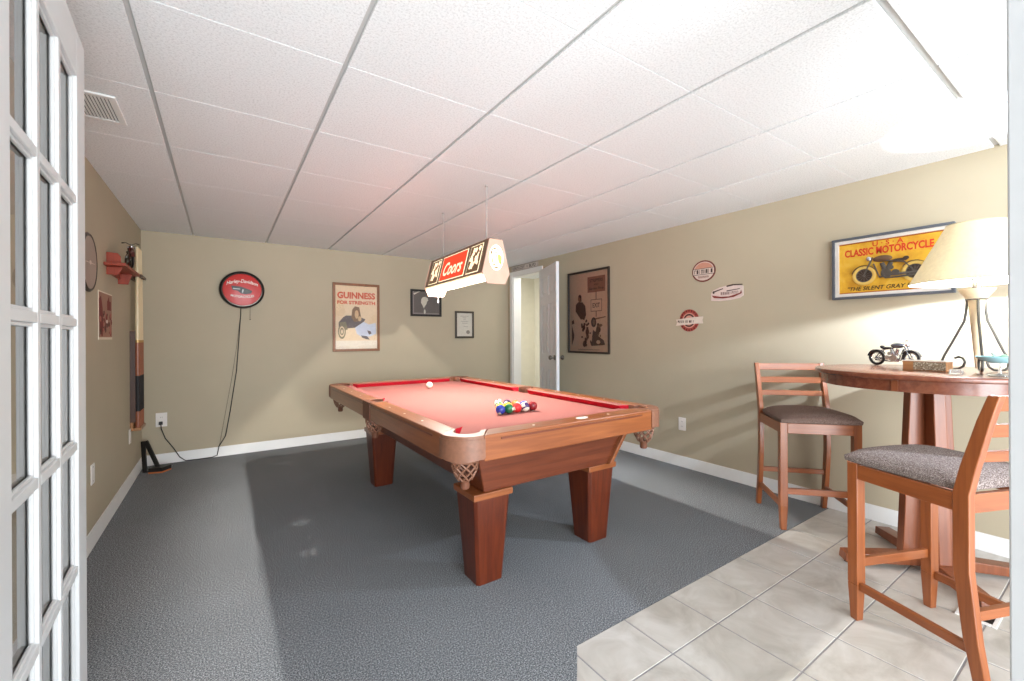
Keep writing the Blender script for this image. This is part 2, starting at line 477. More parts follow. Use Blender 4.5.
# glazed fifteen-pane door in the near left
def french_door():
    W, Hh, th = 0.757, 2.03, 0.035
    r = thing('door_1', None, None, (-0.300, 1.0, 0.0)); r['kind'] = 'structure'
    d = Vector((-0.336 + 0.300, 1.756 - 1.0)); r.rotation_euler = (0, 0, math.atan2(d.y, d.x))
    m = MB(); st = 0.105
    m.box(0, st, 0, th, .01, Hh); m.box(W - st, W, 0, th, .01, Hh); m.box(st, W - st, 0, th, .01, .20); m.box(st, W - st, 0, th, 1.90, Hh)
    pw = (W - 2 * st) / 3
    for i in (1, 2): m.box(st + pw * i - .011, st + pw * i + .011, 0.002, th - .002, .20, 1.90)
    for j in range(1, 5):
        z = .20 + .34 * j
        for i in range(3):
            m.box(st + pw * i + (.011 if i else 0), st + pw * (i + 1) - (.011 if i < 2 else 0), .002, th - .002, z - .011, z + .011)
    # glazing beads
    for i in range(3):
        for j in range(5):
            x0 = st + pw * i + (.011 if i else 0); x1 = st + pw * (i + 1) - (.011 if i < 2 else 0)
            z0 = .20 + .34 * j + (.011 if j else 0); z1 = .20 + .34 * (j + 1) - (.011 if j < 4 else 0)
            for y0, y1 in ((.008, .0155), (.0195, th - .008)):
                m.box(x0, x0 + .008, y0, y1, z0, z1); m.box(x1 - .008, x1, y0, y1, z0, z1)
                m.box(x0 + .008, x1 - .008, y0, y1, z0, z0 + .008); m.box(x0 + .008, x1 - .008, y0, y1, z1 - .008, z1)
    m.build('door_frame', M['fdoor'], r, smooth=False, bevel=0.0015, seg=1)
    g_ = MB()
    for i in range(3):
        for j in range(5):
            x0 = st + pw * i + (.011 if i else 0); x1 = st + pw * (i + 1) - (.011 if i < 2 else 0)
            z0 = .20 + .34 * j + (.011 if j else 0); z1 = .20 + .34 * (j + 1) - (.011 if j < 4 else 0)
            g_._add([(x0, .0175, z0), (x1, .0175, z0), (x1, .0175, z1), (x0, .0175, z1)], [(0, 1, 2, 3)])
    g_.build('glass_panes', M['glass'], r, smooth=False)
M['glass'] = glass('clear_window_glass')
french_door()

# ------------------------------------------------------------------ ceiling vent
r = thing('ceiling_vent', 'white slatted air vent set in the ceiling tiles beside the glazed door', 'air vent', (-0.445, 2.525, H))
m = MB()
for a in (rect(-.08, .08, -.14, -.115), rect(-.08, .08, .115, .14), rect(-.08, -.055, -.115, .115), rect(.055, .08, -.115, .115)): m.prism(a, -.008, 0)
m.build('vent_frame', M['white'], r, smooth=False, bevel=.002)
m = MB(); m.box(-.055, .055, -.115, .115, -.0012, -.0004); m.build('vent_opening', M['slot'], r, smooth=False)
for i in range(9):
    m = MB(); x = -.050 + .0118 * i
    m.hexa([(x, -.115, -.0075), (x + .0025, -.115, -.0075), (x + .0025, .115, -.0075), (x, .115, -.0075)], [(x + .004, -.115, -.0012), (x + .0065, -.115, -.0012), (x + .0065, .115, -.0012), (x + .004, .115, -.0012)])
    m.build('slat', M['white'], r, smooth=False)

# ------------------------------------------------------------------ pool table
TX, TY, TZ = 1.44, 2.81, 0.77
def pool_table():
    r = thing('pool_table', 'cherry wood pool table with red cloth and netted leather pockets standing on the carpet', 'pool table', (TX, TY, 0))
    A, B = .675, 1.265
    cpx, cpy, pr_ = .560, 1.15, .058
    bz = .730
    # slate bed covered in cloth, notched at the pockets
    def bed_poly(hx, hy, rr):
        p = []
        # walk anticlockwise from right side pocket
        def notch(cx_, cy_, a0, a1): return arcp(cx_, cy_, rr, a0, a1, 10)
        p += [(hx, -rr)] if False else []
        p += notch(.595, 0, R(-90) - R(0), R(-270))            # right side pocket bites inwards
        p += [(hx, rr)] if hx > .595 else []
        p += notch(cpx, cpy, R(-70), R(-200)) 
        p += notch(-cpx, cpy, R(20), R(-110))
        p += notch(-.595, 0, R(90), R(-90))
        p += notch(-cpx, -cpy, R(110), R(-20))
        p += notch(cpx, -cpy, R(200), R(70))
        return p
    m = MB(); m.prism(bed_poly(.575, 1.165, pr_), bz - .035, bz)
    m.build('cloth_bed', M['cloth'], r, smooth=False)
    # wooden rails
    def rail(poly, mat):
        m = MB(); m.prism(poly, .655, TZ - .004)
        q = m.build('rail', mat, r, smooth=False, bevel=.006, seg=3)
        return q
    rails = []
    for s in (-1, 1):
        for t in (-1, 1):
            rails.append(rail([(s * A, t * .075), (s * A, t * 1.135), (s * .575, t * 1.06), (s * .575, t * .075)], M['wood_rail_y']))
        rails.append(rail([(-.54, s * B), (.54, s * B), (.465, s * 1.165), (-.465, s * 1.165)], M['wood_rail']))
    # apron lip under each rail: a thin moulding line
    for s in (-1, 1):
        m = MB(); m.box(min(s * (A + .004), s * A), max(s * (A + .004), s * A), -1.05, -.085, TZ - .03, TZ - .022); m.box(min(s * (A + .004), s * A), max(s * (A + .004), s * A), .085, 1.05, TZ - .03, TZ - .022)
        m.build('moulding', M['wood_cab'], r, smooth=False)
        m = MB(); m.box(-.455, .455, min(s * (B + .004), s * B), max(s * (B + .004), s * B), TZ - .03, TZ - .022)
        m.build('moulding', M['wood_cab'], r, smooth=False)
    # sights set in the rails
    def sight(x, y):
        m = MB(); m.prism(ell(x, y, .006, .006, 10), TZ - .0042, TZ - .003); m.build('sight', M['plastic'], r, smooth=False)
    for s in (-1, 1):
        for t in (-1, 1):
            for k in (1, 2, 3): sight(s * .63, t * (.075 + .2475 * k))
        for k in (-1, 0, 1):
            if not (s == -1 and k == 0): sight(k * .245, s * 1.215)
    m = MB(); m.prism(ell(0.06, -1.215, .038, .018, 20), TZ - .0042, TZ - .002); m.build('name_plate', M['plastic'], r)
    # cushions: wedge section with a nose
    def cushion(a, b, inn):
        a = Vector(a); b = Vector(b); inn = Vector(inn); d = (b - a).normalized()
        cutn = .035
        m = MB()
        o0 = [a, b]; n0 = [a + inn * .055 + d * cutn, b + inn * .055 - d * cutn]
        zt, zn, zb = TZ - .006, TZ - .004, bz + .001
        top = [(a.x, a.y, zt), (b.x, b.y, zt), (n0[1].x, n0[1].y, zn), (n0[0].x, n0[0].y, zn)]
        nb = [a + inn * .036 + d * cutn * .7, b + inn * .036 - d * cutn * .7]
        bot = [(a.x, a.y, zb), (b.x, b.y, zb), (nb[1].x, nb[1].y, zb), (nb[0].x, nb[0].y, zb)]
        m.hexa(bot, top)
        me = m
        me.use(1)
        # darker nose strip on the sloping face
        m.build('cushion', [M['cushion']] * 2 if False else [M['cloth'], M['cushion']], r, smooth=False)
        ob = col.objects[-1] if False else None
        return m
    def cushion2(a, b, inn):
        a = Vector(a); b = Vector(b); inn = Vector(inn); d = (b - a).normalized(); cutn = .035
        n0 = [a + inn * .055 + d * cutn, b + inn * .055 - d * cutn]
        nb = [a + inn * .030 + d * cutn * .6, b + inn * .030 - d * cutn * .6]
        zt, zb = TZ - .006, bz + .0005
        P = [(a.x, a.y, zt), (b.x, b.y, zt), (n0[1].x, n0[1].y, zt - .002), (n0[0].x, n0[0].y, zt - .002),
             (a.x, a.y, zb), (b.x, b.y, zb), (nb[1].x, nb[1].y, zb), (nb[0].x, nb[0].y, zb)]
        m = MB(); m.cur = 0
        m._add(P, [(0, 1, 2, 3), (7, 6, 5, 4), (1, 0, 4, 5)])
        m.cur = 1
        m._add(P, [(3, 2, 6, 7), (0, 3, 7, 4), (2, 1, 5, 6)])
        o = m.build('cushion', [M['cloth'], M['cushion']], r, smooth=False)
    for s in (-1, 1):
        for t in (-1, 1): cushion2((s * .575, t * .075, 0), (s * .575, t * 1.07, 0), (-s, 0, 0))
        cushion2((-.475, s * 1.165, 0), (.475, s * 1.165, 0), (0, -s, 0))
    # corner castings and side castings in leather
    def corner_poly(s, t):
        R0 = .125
        p = [(A + .003, 1.137), (A + .003, B + .003 - R0)]
        p += arcp(A + .003 - R0, B + .003 - R0, R0, 0, PI / 2, 10)
        p += [(.542, B + .003), (.467, 1.165), (cpx - .055, 1.166)]
        p += arcp(cpx, cpy, pr_, R(150), R(-60), 14)
        p += [(.575, 1.062)]
        return [(s * x, t * y) for x, y in p]
    def net(cx_, cy_, parent):
        m = MB(); n = 8; lv = 4
        zt, zb = .648, .567
        def P(i, j, h=0):
            f = j / lv; rad = .056 * (1 - f) ** .8 + .026 * (1 - (1 - f) ** .8); rad = .057 - .028 * f ** 2.2
            a = 2 * PI * (i + .5 * (j % 2)) / n
            return (cx_ + rad * math.cos(a), cy_ + rad * math.sin(a), zt + (zb - zt) * f)
        for j in range(lv):
            for i in range(n):
                if j % 2 == 0: prs = [(i, i), (i, i - 1)]
                else: prs = [(i, i), (i, i + 1)]
                for a_, b_ in prs: m.tube([P(a_, j), P(b_, j + 1)], .0042, 6)
        m.tube([(cx_ + .057 * math.cos(2 * PI * k / 20), cy_ + .057 * math.sin(2 * PI * k / 20), zt + .002) for k in range(20)], .005, 6, closed=True)
        m.build('pocket_net', M['leather'], parent)
        m = MB(); m.lathe([(.0, -.04), (.017, -.04), (.021, -.03), (.019, -.012), (.026, .0), (.022, .004), (.0, .002)], 18, (cx_, cy_, zb)); m.build('pocket_boot', M['leather_d'], parent)
    for s in (-1, 1):
        for t in (-1, 1):
            m = MB(); m.use(1).prism(corner_poly(s, t), .665, TZ - .003)
            # leather skirt that hangs below the corner
            m.use(0)
            o_ = m.build('pocket_casting', [M['leather'], M['leather_d'] if t > 0 else M['leather']], r, smooth=False, bevel=.005, seg=3)
            sk = MB()
            outer = arcp(.553, 1.143, .128, R(-8), R(98), 14); n_ = len(outer)
            vv = []
            for k, (x, y) in enumerate(outer):
                f = abs(k / (n_ - 1) - .5) * 2; dz = .672 - .016 * (1 - f)
                vv += [(s * x, t * y, TZ - .018), (s * (x + (0)), t * y, dz), (s * (.553 + (x - .553) * .93), t * (1.143 + (y - 1.143) * .93), dz), (s * (.553 + (x - .553) * .93), t * (1.143 + (y - 1.143) * .93), TZ - .018)]
            ff = []
            for k in range(n_ - 1):
                a_ = 4 * k; b_ = a_ + 4
                for q in range(4): ff.append((a_ + q, b_ + q, b_ + (q + 1) % 4, a_ + (q + 1) % 4))
            ff += [(0, 1, 2, 3), (4 * n_ - 1, 4 * n_ - 2, 4 * n_ - 3, 4 * n_ - 4)]
            sk._add(vv, ff)
            sk.build('pocket_skirt', M['leather'], r)
            net(s * .582, t * 1.172, r)
    for s in (-1, 1):
        p = [(A + .004, -.078), (A + .004, .078), (.575, .078), (.55, .05)] + arcp(.595, 0, pr_, R(125), R(-125) , 14)[:] + [(.55, -.05), (.575, -.078)]
        m = MB(); m.prism([(s * x, y) for x, y in p], .65, TZ - .003)
        m.build('pocket_casting', M['leather_d'], r, smooth=False, bevel=.003)
        net(s * .622, 0, r)
    # ball-holding cabinet under the bed, tapering downwards
    m = MB()
    m.prism([(-.525, -1.05), (.525, -1.05), (.525, 1.05), (-.525, 1.05)], .690, .702)
    m.hexa([(-.43, -1.075, .447), (.385, -1.075, .447), (.385, .80, .447), (-.43, .80, .447)], [(-.50, -1.125, .69), (.49, -1.125, .69), (.49, 1.0, .69), (-.50, 1.0, .69)])
    m.build('cabinet', M['wood_cab'], r, smooth=False, bevel=.020, seg=4)
    for s in (1,):
        m = MB(); f = s
        m.beam((f * .392, -1.083, .447), (f * .492, -1.128, .655), .022, .03, up=(0, 1, 0)); m.build('corner_post', M['wood_rail'], r, smooth=False, bevel=.003)
    # legs
    for (lx, ly) in ((-.38, -.975), (.355, -.965), (-.38, .655), (.355, .655)):
        m = MB()
        def sq(h, z, ch=.014, dx=0):
            h2 = h - ch
            return [(lx + dx + a_, ly + b_, z) for a_, b_ in ((-h2, -h), (h2, -h), (h, -h2), (h, h2), (h2, h), (-h2, h), (-h, h2), (-h, -h2))]
        b0 = sq(.072, 0); b1 = sq(.100, .415)
        m._add(b0 + b1, [tuple(range(8))[::-1], tuple(range(8, 16))] + [(i, (i + 1) % 8, 8 + (i + 1) % 8, 8 + i) for i in range(8)])
        lg = m.build('leg', M['wood_leg'], r, smooth=False, bevel=.003)
        m = MB(); m.prism([(lx + a_ * .108, ly + b_ * .108) for a_, b_ in ((-1, -1), (1, -1), (1, 1), (-1, 1))], .415, .447)
        m.build('leg_cap', M['wood_rail'], lg, smooth=False, bevel=.005)
    return r
pool_table()

# balls
BR = 0.0286
BZ = .7306 + BR
def ball(name, label, rgb, stripe, x, y, group, rot=(0, 0, 0)):
    c = plain(name + '_colour_%d_%d_%d' % rgb, rgb, 0.08, var=0.02, coat=0.5)
    m = MB(); m.ball((0, 0, 0), BR, 32, 20)
    o = m.build(name, [c, M['ballwhite']], None, loc=(x, y, BZ))
    me = o.data
    for p in me.polygons:
        n = p.center.normalized()
        if stripe: w = abs(n.z) > .55 or abs(n.x) > .93
        else: w = abs(n.x) > .93
        p.material_index = 1 if (w and rgb != (240, 232, 210)) else 0
    me.shade_smooth()
    o.rotation_euler = rot
    return tag(o, label, 'pool ball', group)
M['ballwhite'] = plain('ivory_ball_resin', (240, 234, 216), 0.08, var=0.02, coat=0.5)
C = dict(yellow=(232, 190, 40), blue=(38, 58, 150), red=(206, 36, 36), purple=(66, 40, 92), orange=(226, 110, 40), green=(22, 104, 62), maroon=(132, 26, 34), black=(24, 22, 24))
rackrows = [
    [('blue', 0, 'solid blue pool ball at the left end of the nearest row'), ('green', 0, 'solid green pool ball, second in the nearest row'), ('red', 0, 'bright red pool ball in the middle of the nearest row'), ('purple', 1, 'dark purple and white striped pool ball, fourth in the nearest row'), ('maroon', 0, 'dark red pool ball at the right end of the nearest row')],
    [('yellow', 1, 'yellow striped pool ball behind the blue and green balls'), ('yellow', 0, 'solid yellow pool ball behind the green and red balls'), ('orange', 1, 'orange striped pool ball behind the bright red ball'), ('blue', 1, 'blue striped pool ball behind the dark red ball')],
    [('green', 1, 'green striped pool ball inside the third row of the rack'), ('black', 0, 'black pool ball in the middle of the rack'), ('orange', 0, 'solid orange pool ball at the right of the third row')],
    [('red', 1, 'red striped pool ball in the fourth row of the rack'), ('purple', 0, 'solid purple pool ball in the fourth row of the rack')],
    [('maroon', 1, 'dark red striped pool ball at the far tip of the rack')]]
bx0, by0 = 1.318, 2.075
d = BR * 2 * 1.004
for i, row in enumerate(rackrows):
    for k, (cn, st, lab) in enumerate(row):
        ball('pool_ball', lab, C[cn], st, bx0 + d * (k + i * .5), by0 + d * i * .866 + .0 * k, 'racked pool balls', (random.uniform(0, 6), random.uniform(0, 6), random.uniform(0, 6)))
ball('cue_ball', 'white cue ball lying alone near the far end of the red cloth', (240, 232, 210), 0, 1.50, 3.52, None)

# ------------------------------------------------------------------ billiard lamp over the table
def pool_lamp():
    r = thing('billiard_lamp', 'long sign-panelled billiard lamp hanging on thin rods over the pool table', 'pendant lamp', (1.465, 2.83, H), (0, 0, R(-2.0)))
    L = .505
    T_, W_, B_ = 1.80 - H, 1.583 - H, 1.515 - H
    hexp = [(-.048, T_), (.048, T_), (.101, W_), (.066, B_), (-.066, B_), (-.101, W_)]
    frame = plain('lamp_beige_plastic', (206, 170, 150), 0.5)
    brown = plain('lamp_brown_plastic', (128, 100, 78), 0.5)
    glow = emis('lamp_milk_panel', (255, 236, 190), 1.1, (240, 232, 214))
    red = emis('lamp_red_panel', (222, 62, 28), 0.75)
    redl = emis('lamp_red_panel_script', (255, 224, 190), 1.0)
    dk = emis('lamp_brown_panel', (110, 84, 56), 0.35)
    inner = plain('lamp_white_lining', (240, 236, 226), 0.6)
    grn = emis('lamp_medallion_green', (150, 170, 90), 0.8)
    # end plates (XZ hexagons)
    for s in (-1, 1):
        m = MB(); m.X = Matrix.Rotation(R(90), 4, 'X')
        y0, y1 = (-L if s > 0 else L - 0) * 1, 0
        # local plane x,z: prism z -> -y
        ya = -s * L if False else (s * L)
        m.prism(hexp, -ya - .006, -ya + .006)
        e = m.build('end_plate', [frame], r, smooth=False, bevel=.002)
        m = MB(); m.X = Matrix.Rotation(R(90), 4, 'X')
        zf = -ya + (.0062 if s < 0 else -.0072)
        cyy = (T_ + W_) / 2 - .01
        m.use(0).prism(ell(0, cyy, .052, .082, 32), zf, zf + .001)
        m.use(1)
        z2 = zf + (.0011 if s < 0 else -.0004)
        random.seed(3)
        for a_, b_, w_, h_ in ((-.03, .05, .008, .004), (-.012, .058, .012, .005), (.014, .05, .014, .004), (-.036, .03, .006, .012), (-.006, .034, .02, .003), (-.03, -.02, .004, .02), (-.016, -.045, .012, .004), (.0, -.064, .018, .005), (-.002, .008, .004, .016), (.034, -.03, .003, .02)):
            m.prism(ell(a_, cyy + b_, w_, h_, 10), z2, z2 + .0003)
        m.use(2).prism([(.008, cyy + .016), (.022, cyy + .024), (.04, cyy + .01), (.038, cyy - .02), (.03, cyy - .042), (.018, cyy - .03), (.012, cyy - .012)], z2, z2 + .0003)
        m.build('medallion', [glow, dk, grn], e, smooth=False)
    # sloping side panels
    for s in (-1, 1):
        x0, z0, x1, z1 = s * .040, T_ + .004, s * .097, W_
        e1 = Vector((x1 - x0, 0, z1 - z0)); ln = e1.length; e1.normalize()
        ux = Vector((0, s, 0))       # reading direction seen from outside, left to right
        up = -e1; nn = ux.cross(up)
        base = Vector(((x0 + x1) / 2, 0, (z0 + z1) / 2))
        X = Matrix(((ux.x, up.x, nn.x, base.x), (ux.y, up.y, nn.y, base.y), (ux.z, up.z, nn.z, base.z), (0, 0, 0, 1)))
        m = MB(); m.X = X
        m.use(0).prism(rect(-L + .006, L - .006, -ln / 2, ln / 2), -.004, 0)
        m.use(5).prism(rect(-L + .008, L - .008, -ln / 2 + .002, ln / 2 - .002), -.005, -.0042)
        p = m.build('side_panel', [brown, brown, brown, brown, brown, inner], r, smooth=False)
        h0 = ln / 2 - .016
        m = MB(); m.X = X
        m.use(0).prism(rect(-.215, .215, -h0, h0), .0003, .002)                 # cream border
        m.use(1).prism(rect(-.208, .208, -h0 + .006, h0 - .006), .002, .0028)
        m.use(2); put_text(m, 'Coors', 0, -.008, .33, .105, .0031, shear=.35, bold=.02)
        for sx in (-1, 1):
            cx_ = sx * .345
            m.use(0).prism(rect(cx_ - .088, cx_ + .088, -h0, h0), .0003, .002)
            m.use(3).prism(rect(cx_ - .083, cx_ + .083, -h0 + .005, h0 - .005), .002, .0028)
            m.use(4)
            random.seed(11)
            for k in range(26):                                                  # pale leaf scroll
                a = random.uniform(0, 2 * PI); px = cx_ + random.uniform(-.055, .055); py = random.uniform(-.065, .07)
                w = random.uniform(.008, .014); h_ = random.uniform(.012, .026)
                pts = [(px + (x * math.cos(a) - y * math.sin(a)), py + (x * math.sin(a) + y * math.cos(a))) for x, y in ell(0, 0, w, h_, 8)]
                m.prism(pts, .0028, .0032 + .00002 * k)
        m.build('sign_graphic', [glow, red, redl, dk, redl], p, smooth=False)
        # milky lower skirt
        m = MB()
        m.hexa([(s * .082, -L + .006, W_ - .014), (s * .085, -L + .006, W_ - .014), (s * .085, L - .006, W_ - .014), (s * .082, L - .006, W_ - .014)],
               [(s * .095, -L + .006, W_), (s * .098, -L + .006, W_), (s * .098, L - .006, W_), (s * .095, L - .006, W_)])
        m.build('lower_skirt', M['milk'], r, smooth=False)
    m = MB(); m.box(-.042, .042, -L + .006, L - .006, T_ - .002, T_ + .006); m.build('top_panel', brown, r, smooth=False)
    for y in (-.385, .345):
        m = MB(); m.cyl((0, y, T_), (0, y, -.002), .003, n=8); m.cyl((0, y, -.006), (0, y, 0), .010, n=14); m.build('hanging_rod', M['rod'], r)
        
    for y in (-.31, .31):
        m = MB(); m.cyl((0, y, T_ - .002), (0, y, T_ - .090), .016); so = m.build('bulb_socket', M['plastic'], r)
        m = MB(); m.lathe([(.013, .0), (.015, -.02), (.024, -.045), (.024, -.056), (.016, -.070), (0, -.076)], 20, (0, y, T_ - .090)); b_ = m.build('bulb', M['glass'], r)
        m = MB(); m.ball((0, y, T_ - .152), .009, 16, 10); m.build('filament', M['bulb'], b_)
    m = MB(); m.tube([(.0, L - .05, W_ + .0), (.0, L - .05, B_ - .035)], .0012, 6); m.lathe([(0, 0), (.005, -.003), (.004, -.016), (0, -.018)], 10, (0, L - .05, B_ - .035))
    m.build('pull_chain', M['plastic'], r)
    return r
M['rod'] = plain('pale_rod_metal', (168, 162, 156), .45)
M['milk'] = shade_mat('milky_plastic', (240, 232, 214), .6)
M['bulb'] = emis('lit_bulb', (255, 250, 242), 30000)
M['bulb2'] = emis('lit_cool_bulb', (226, 238, 255), 8500)
pool_lamp()

# ------------------------------------------------------------------ bar table
BTX, BTY = 2.93, 0.62
def bar_table():
    r = thing('bar_table', 'round counter-height walnut pub table with a crossed pedestal base by the right wall', 'bar table', (BTX, BTY, 0))
    m = MB(); m.lathe([(0, .975), (.452, .975), (.458, .980), (.46, .990), (.456, .998), (.45, 1.0), (0, 1.0)], 72)
    m.build('table_top', M['wood_bar'], r)
    m = MB(); m.lathe([(.405, .922), (.43, .922), (.43, .975), (.405, .975)], 72, closed=True)
    ap = m.build('apron', M['wood_bar'], r)
    for k in range(4):
        a = R(200 - 22 + 90 * k); m = MB(); m.X = Matrix.Rotation(a, 4, 'Z'); m.box(.426, .434, -.012, .012, .923, .9745); m.build('apron_joint', M['wood_barleg'], ap, smooth=False)
    for ang in (-47, 43):
        Xr = Matrix.Rotation(R(ang), 4, 'Z')
        m = MB(); m.X = Xr
        m.hexa([(-.12, -.026, .075), (.12, -.026, .075), (.12, .026, .075), (-.12, .026, .075)], [(-.085, -.026, .908), (.085, -.026, .908), (.085, .026, .908), (-.085, .026, .908)])
        m.build('pedestal_board', M['wood_barleg'], r, smooth=False, bevel=.004)
        m = MB(); m.X = Xr
        for s in (-1, 1):
            m.hexa([(s * .03 * 0, -.036, .028), (s * .375, -.036, .012), (s * .375, .036, .012), (0, .036, .028)][::s], [(0, -.036, .085), (s * .37, -.036, .055), (s * .37, .036, .055), (0, .036, .085)][::s])
        ft = m.build('base_foot', M['wood_barleg'], r, smooth=False, bevel=.004)
        for s in (-1, 1):
            m = MB(); m.X = Xr; m.cyl((s * .35, 0, 0), (s * .35, 0, .014), .016, n=14); m.build('glide', M['black'], ft)
    return r
bar_table()

# ------------------------------------------------------------------ bar stools
def bar_stool(label, loc, rz, fab, sc=1.0):
    r = thing('bar_stool', label, 'bar stool', loc, (0, 0, rz), 'counter stools at the round table')
    W, D = .215, .205     # half sizes to the leg outsides
    t = .042
    # front legs slightly tapered
    for s in (-1, 1):
        m = MB(); x = s * (W - t / 2); y = D - t / 2
        m.hexa([(x - .015, y - .015, 0), (x + .015, y - .015, 0), (x + .015, y + .015, 0), (x - .015, y + .015, 0)], [(x - t / 2, y - t / 2, .15), (x + t / 2, y - t / 2, .15), (x + t / 2, y + t / 2, .15), (x - t / 2, y + t / 2, .15)])
        m.box(x - t / 2, x + t / 2, y - t / 2, y + t / 2, .15, .652)
        m.build('leg', M['wood_stool'], r, smooth=False, bevel=.003)
    # rear legs sweep up into the back posts
    prof = [(-.05, 0), (-.022, .18), (0, .40), (0, .65), (-.018, .74), (-.055, .90), (-.078, .985)]
    for s in (-1, 1):
        m = MB(); x0, x1 = s * W - s * .028, s * W
        x0, x1 = min(x0, x1), max(x0, x1); vv = []; ff = []
        for k, (dy, z) in enumerate(prof):
            yb = -D + dy; th = (.034, .042, .046, .046, .044, .036, .030)[k]
            vv += [(x0, yb, z), (x1, yb, z), (x1, yb + th, z), (x0, yb + th, z)]
        for k in range(len(prof) - 1):
            for q in range(4): ff.append((4 * k + q, 4 * k + (q + 1) % 4, 4 * k + 4 + (q + 1) % 4, 4 * k + 4 + q))
        ff += [(3, 2, 1, 0), tuple(4 * (len(prof) - 1) + q for q in range(4))]
        m._add(vv, ff); m.build('leg', M['wood_stool'], r, bevel=.003)
    # seat apron
    for a, b in (((-W + t, D - .012), (W - t, D - .012)), ((-W + .028, -D + .02), (W - .028, -D + .02))):
        m = MB(); m.beam((a[0], a[1], .617), (b[0], b[1], .617), .02, .062); m.build('seat_rail', M['wood_stool_x'], r, smooth=False, bevel=.002)
    for s in (-1, 1):
        m = MB(); m.beam((s * (W - .012), -D + .046, .617), (s * (W - .012), D - t, .617), .02, .062); m.build('seat_rail', M['wood_stool_y'], r, smooth=False, bevel=.002)
        m = MB(); m.beam((s * (W - .018), -D + .012, .145), (s * (W - .018), D - t + .002, .145), .018, .032); m.build('stretcher', M['wood_stool_y'], r, smooth=False, bevel=.002)
    m = MB(); m.beam((-W + t - .002, D - .02, .235), (W - t + .002, D - .02, .235), .02, .036); m.build('stretcher', M['wood_stool_x'], r, smooth=False, bevel=.002)
    m = MB(); m.beam((-W + .026, -D + .006, .255), (W - .026, -D + .006, .255), .02, .032); m.build('stretcher', M['wood_stool_x'], r, smooth=False, bevel=.002)
    # back slats
    for z, hh in ((.958, .048), (.868, .042), (.780, .036)):
        f = (z - .74) / (.985 - .74); yy = -D - .018 - .060 * f + .02
        m = MB(); n_ = 8; vv = []
        for k in range(n_ + 1):
            u = k / n_ * 2 - 1; x = u * (W - .026); yb = yy - .012 * (1 - u * u)
            vv += [(x, yb - .009, z - hh / 2), (x, yb + .009, z - hh / 2 + .002), (x, yb + .004, z + hh / 2), (x, yb - .014, z + hh / 2)]
        ff = [(0, 1, 2, 3)[::-1], tuple(4 * n_ + q for q in range(4))]
        for k in range(n_):
            for q in range(4): ff.append((4 * k + q, 4 * k + (q + 1) % 4, 4 * k + 4 + (q + 1) % 4, 4 * k + 4 + q)[::-1])
        ff[0] = (0, 1, 2, 3)
        m._add(vv, ff); m.build('back_slat', M['wood_stool_x'], r, bevel=.002)
    # upholstered seat, wider at the front, domed
    m = MB(); N = 16
    def outline(u, v): # u,v in -1..1
        hw = W + .012 - .022 * (1 - (v + 1) / 2)
        return u * hw, (-D + .03) + (v + 1) / 2 * (2 * D - .03 + .022)
    vv = []; idx = {}
    for j in range(N + 1):
        for i in range(N + 1):
            u = i / N * 2 - 1; v = j / N * 2 - 1
            e = (1 - abs(u) ** 4) * (1 - abs(v) ** 4)
            cu = u * (1 - .04 * v * v * (abs(v) > .85)); cv = v * (1 - .035 * u * u * (abs(u) > .85))
            x, y = outline(cu, cv)
            idx[i, j, 0] = len(vv); vv.append((x, y, .674 + .036 * e ** .6 + .008 * (1 - u * u)))
            idx[i, j, 1] = len(vv); vv.append((x * .985, y * .985 if v > 0 else y, .651))
    ff = []
    for j in range(N):
        for i in range(N):
            ff.append((idx[i, j, 0], idx[i + 1, j, 0], idx[i + 1, j + 1, 0], idx[i, j + 1, 0]))
            ff.append((idx[i, j + 1, 1], idx[i + 1, j + 1, 1], idx[i + 1, j, 1], idx[i, j, 1]))
    for i in range(N):
        ff.append((idx[i, 0, 1], idx[i + 1, 0, 1], idx[i + 1, 0, 0], idx[i, 0, 0])); ff.append((idx[i + 1, N, 1], idx[i, N, 1], idx[i, N, 0], idx[i + 1, N, 0]))
        ff.append((idx[0, i + 1, 1], idx[0, i, 1], idx[0, i, 0], idx[0, i + 1, 0])); ff.append((idx[N, i, 1], idx[N, i + 1, 1], idx[N, i + 1, 0], idx[N, i, 0]))
    m._add(vv, ff)
    o_ = m.build('seat', fab, r, bevel=.006, seg=3)
    return r
M['wood_stool_y'] = wood('warm_stool_wood_lengthwise', (120, 62, 30), (160, 92, 48), 1, 0.3)
bar_stool('wooden counter stool with a brown padded seat standing against the wall on the carpet edge', (3.085, 1.225, 0), R(133), M['fabric_b'])
bar_stool('wooden counter stool with a grey speckled seat nearest the camera on the tiles', (2.285, .434, 0), R(-22.3), M['fabric_g'])

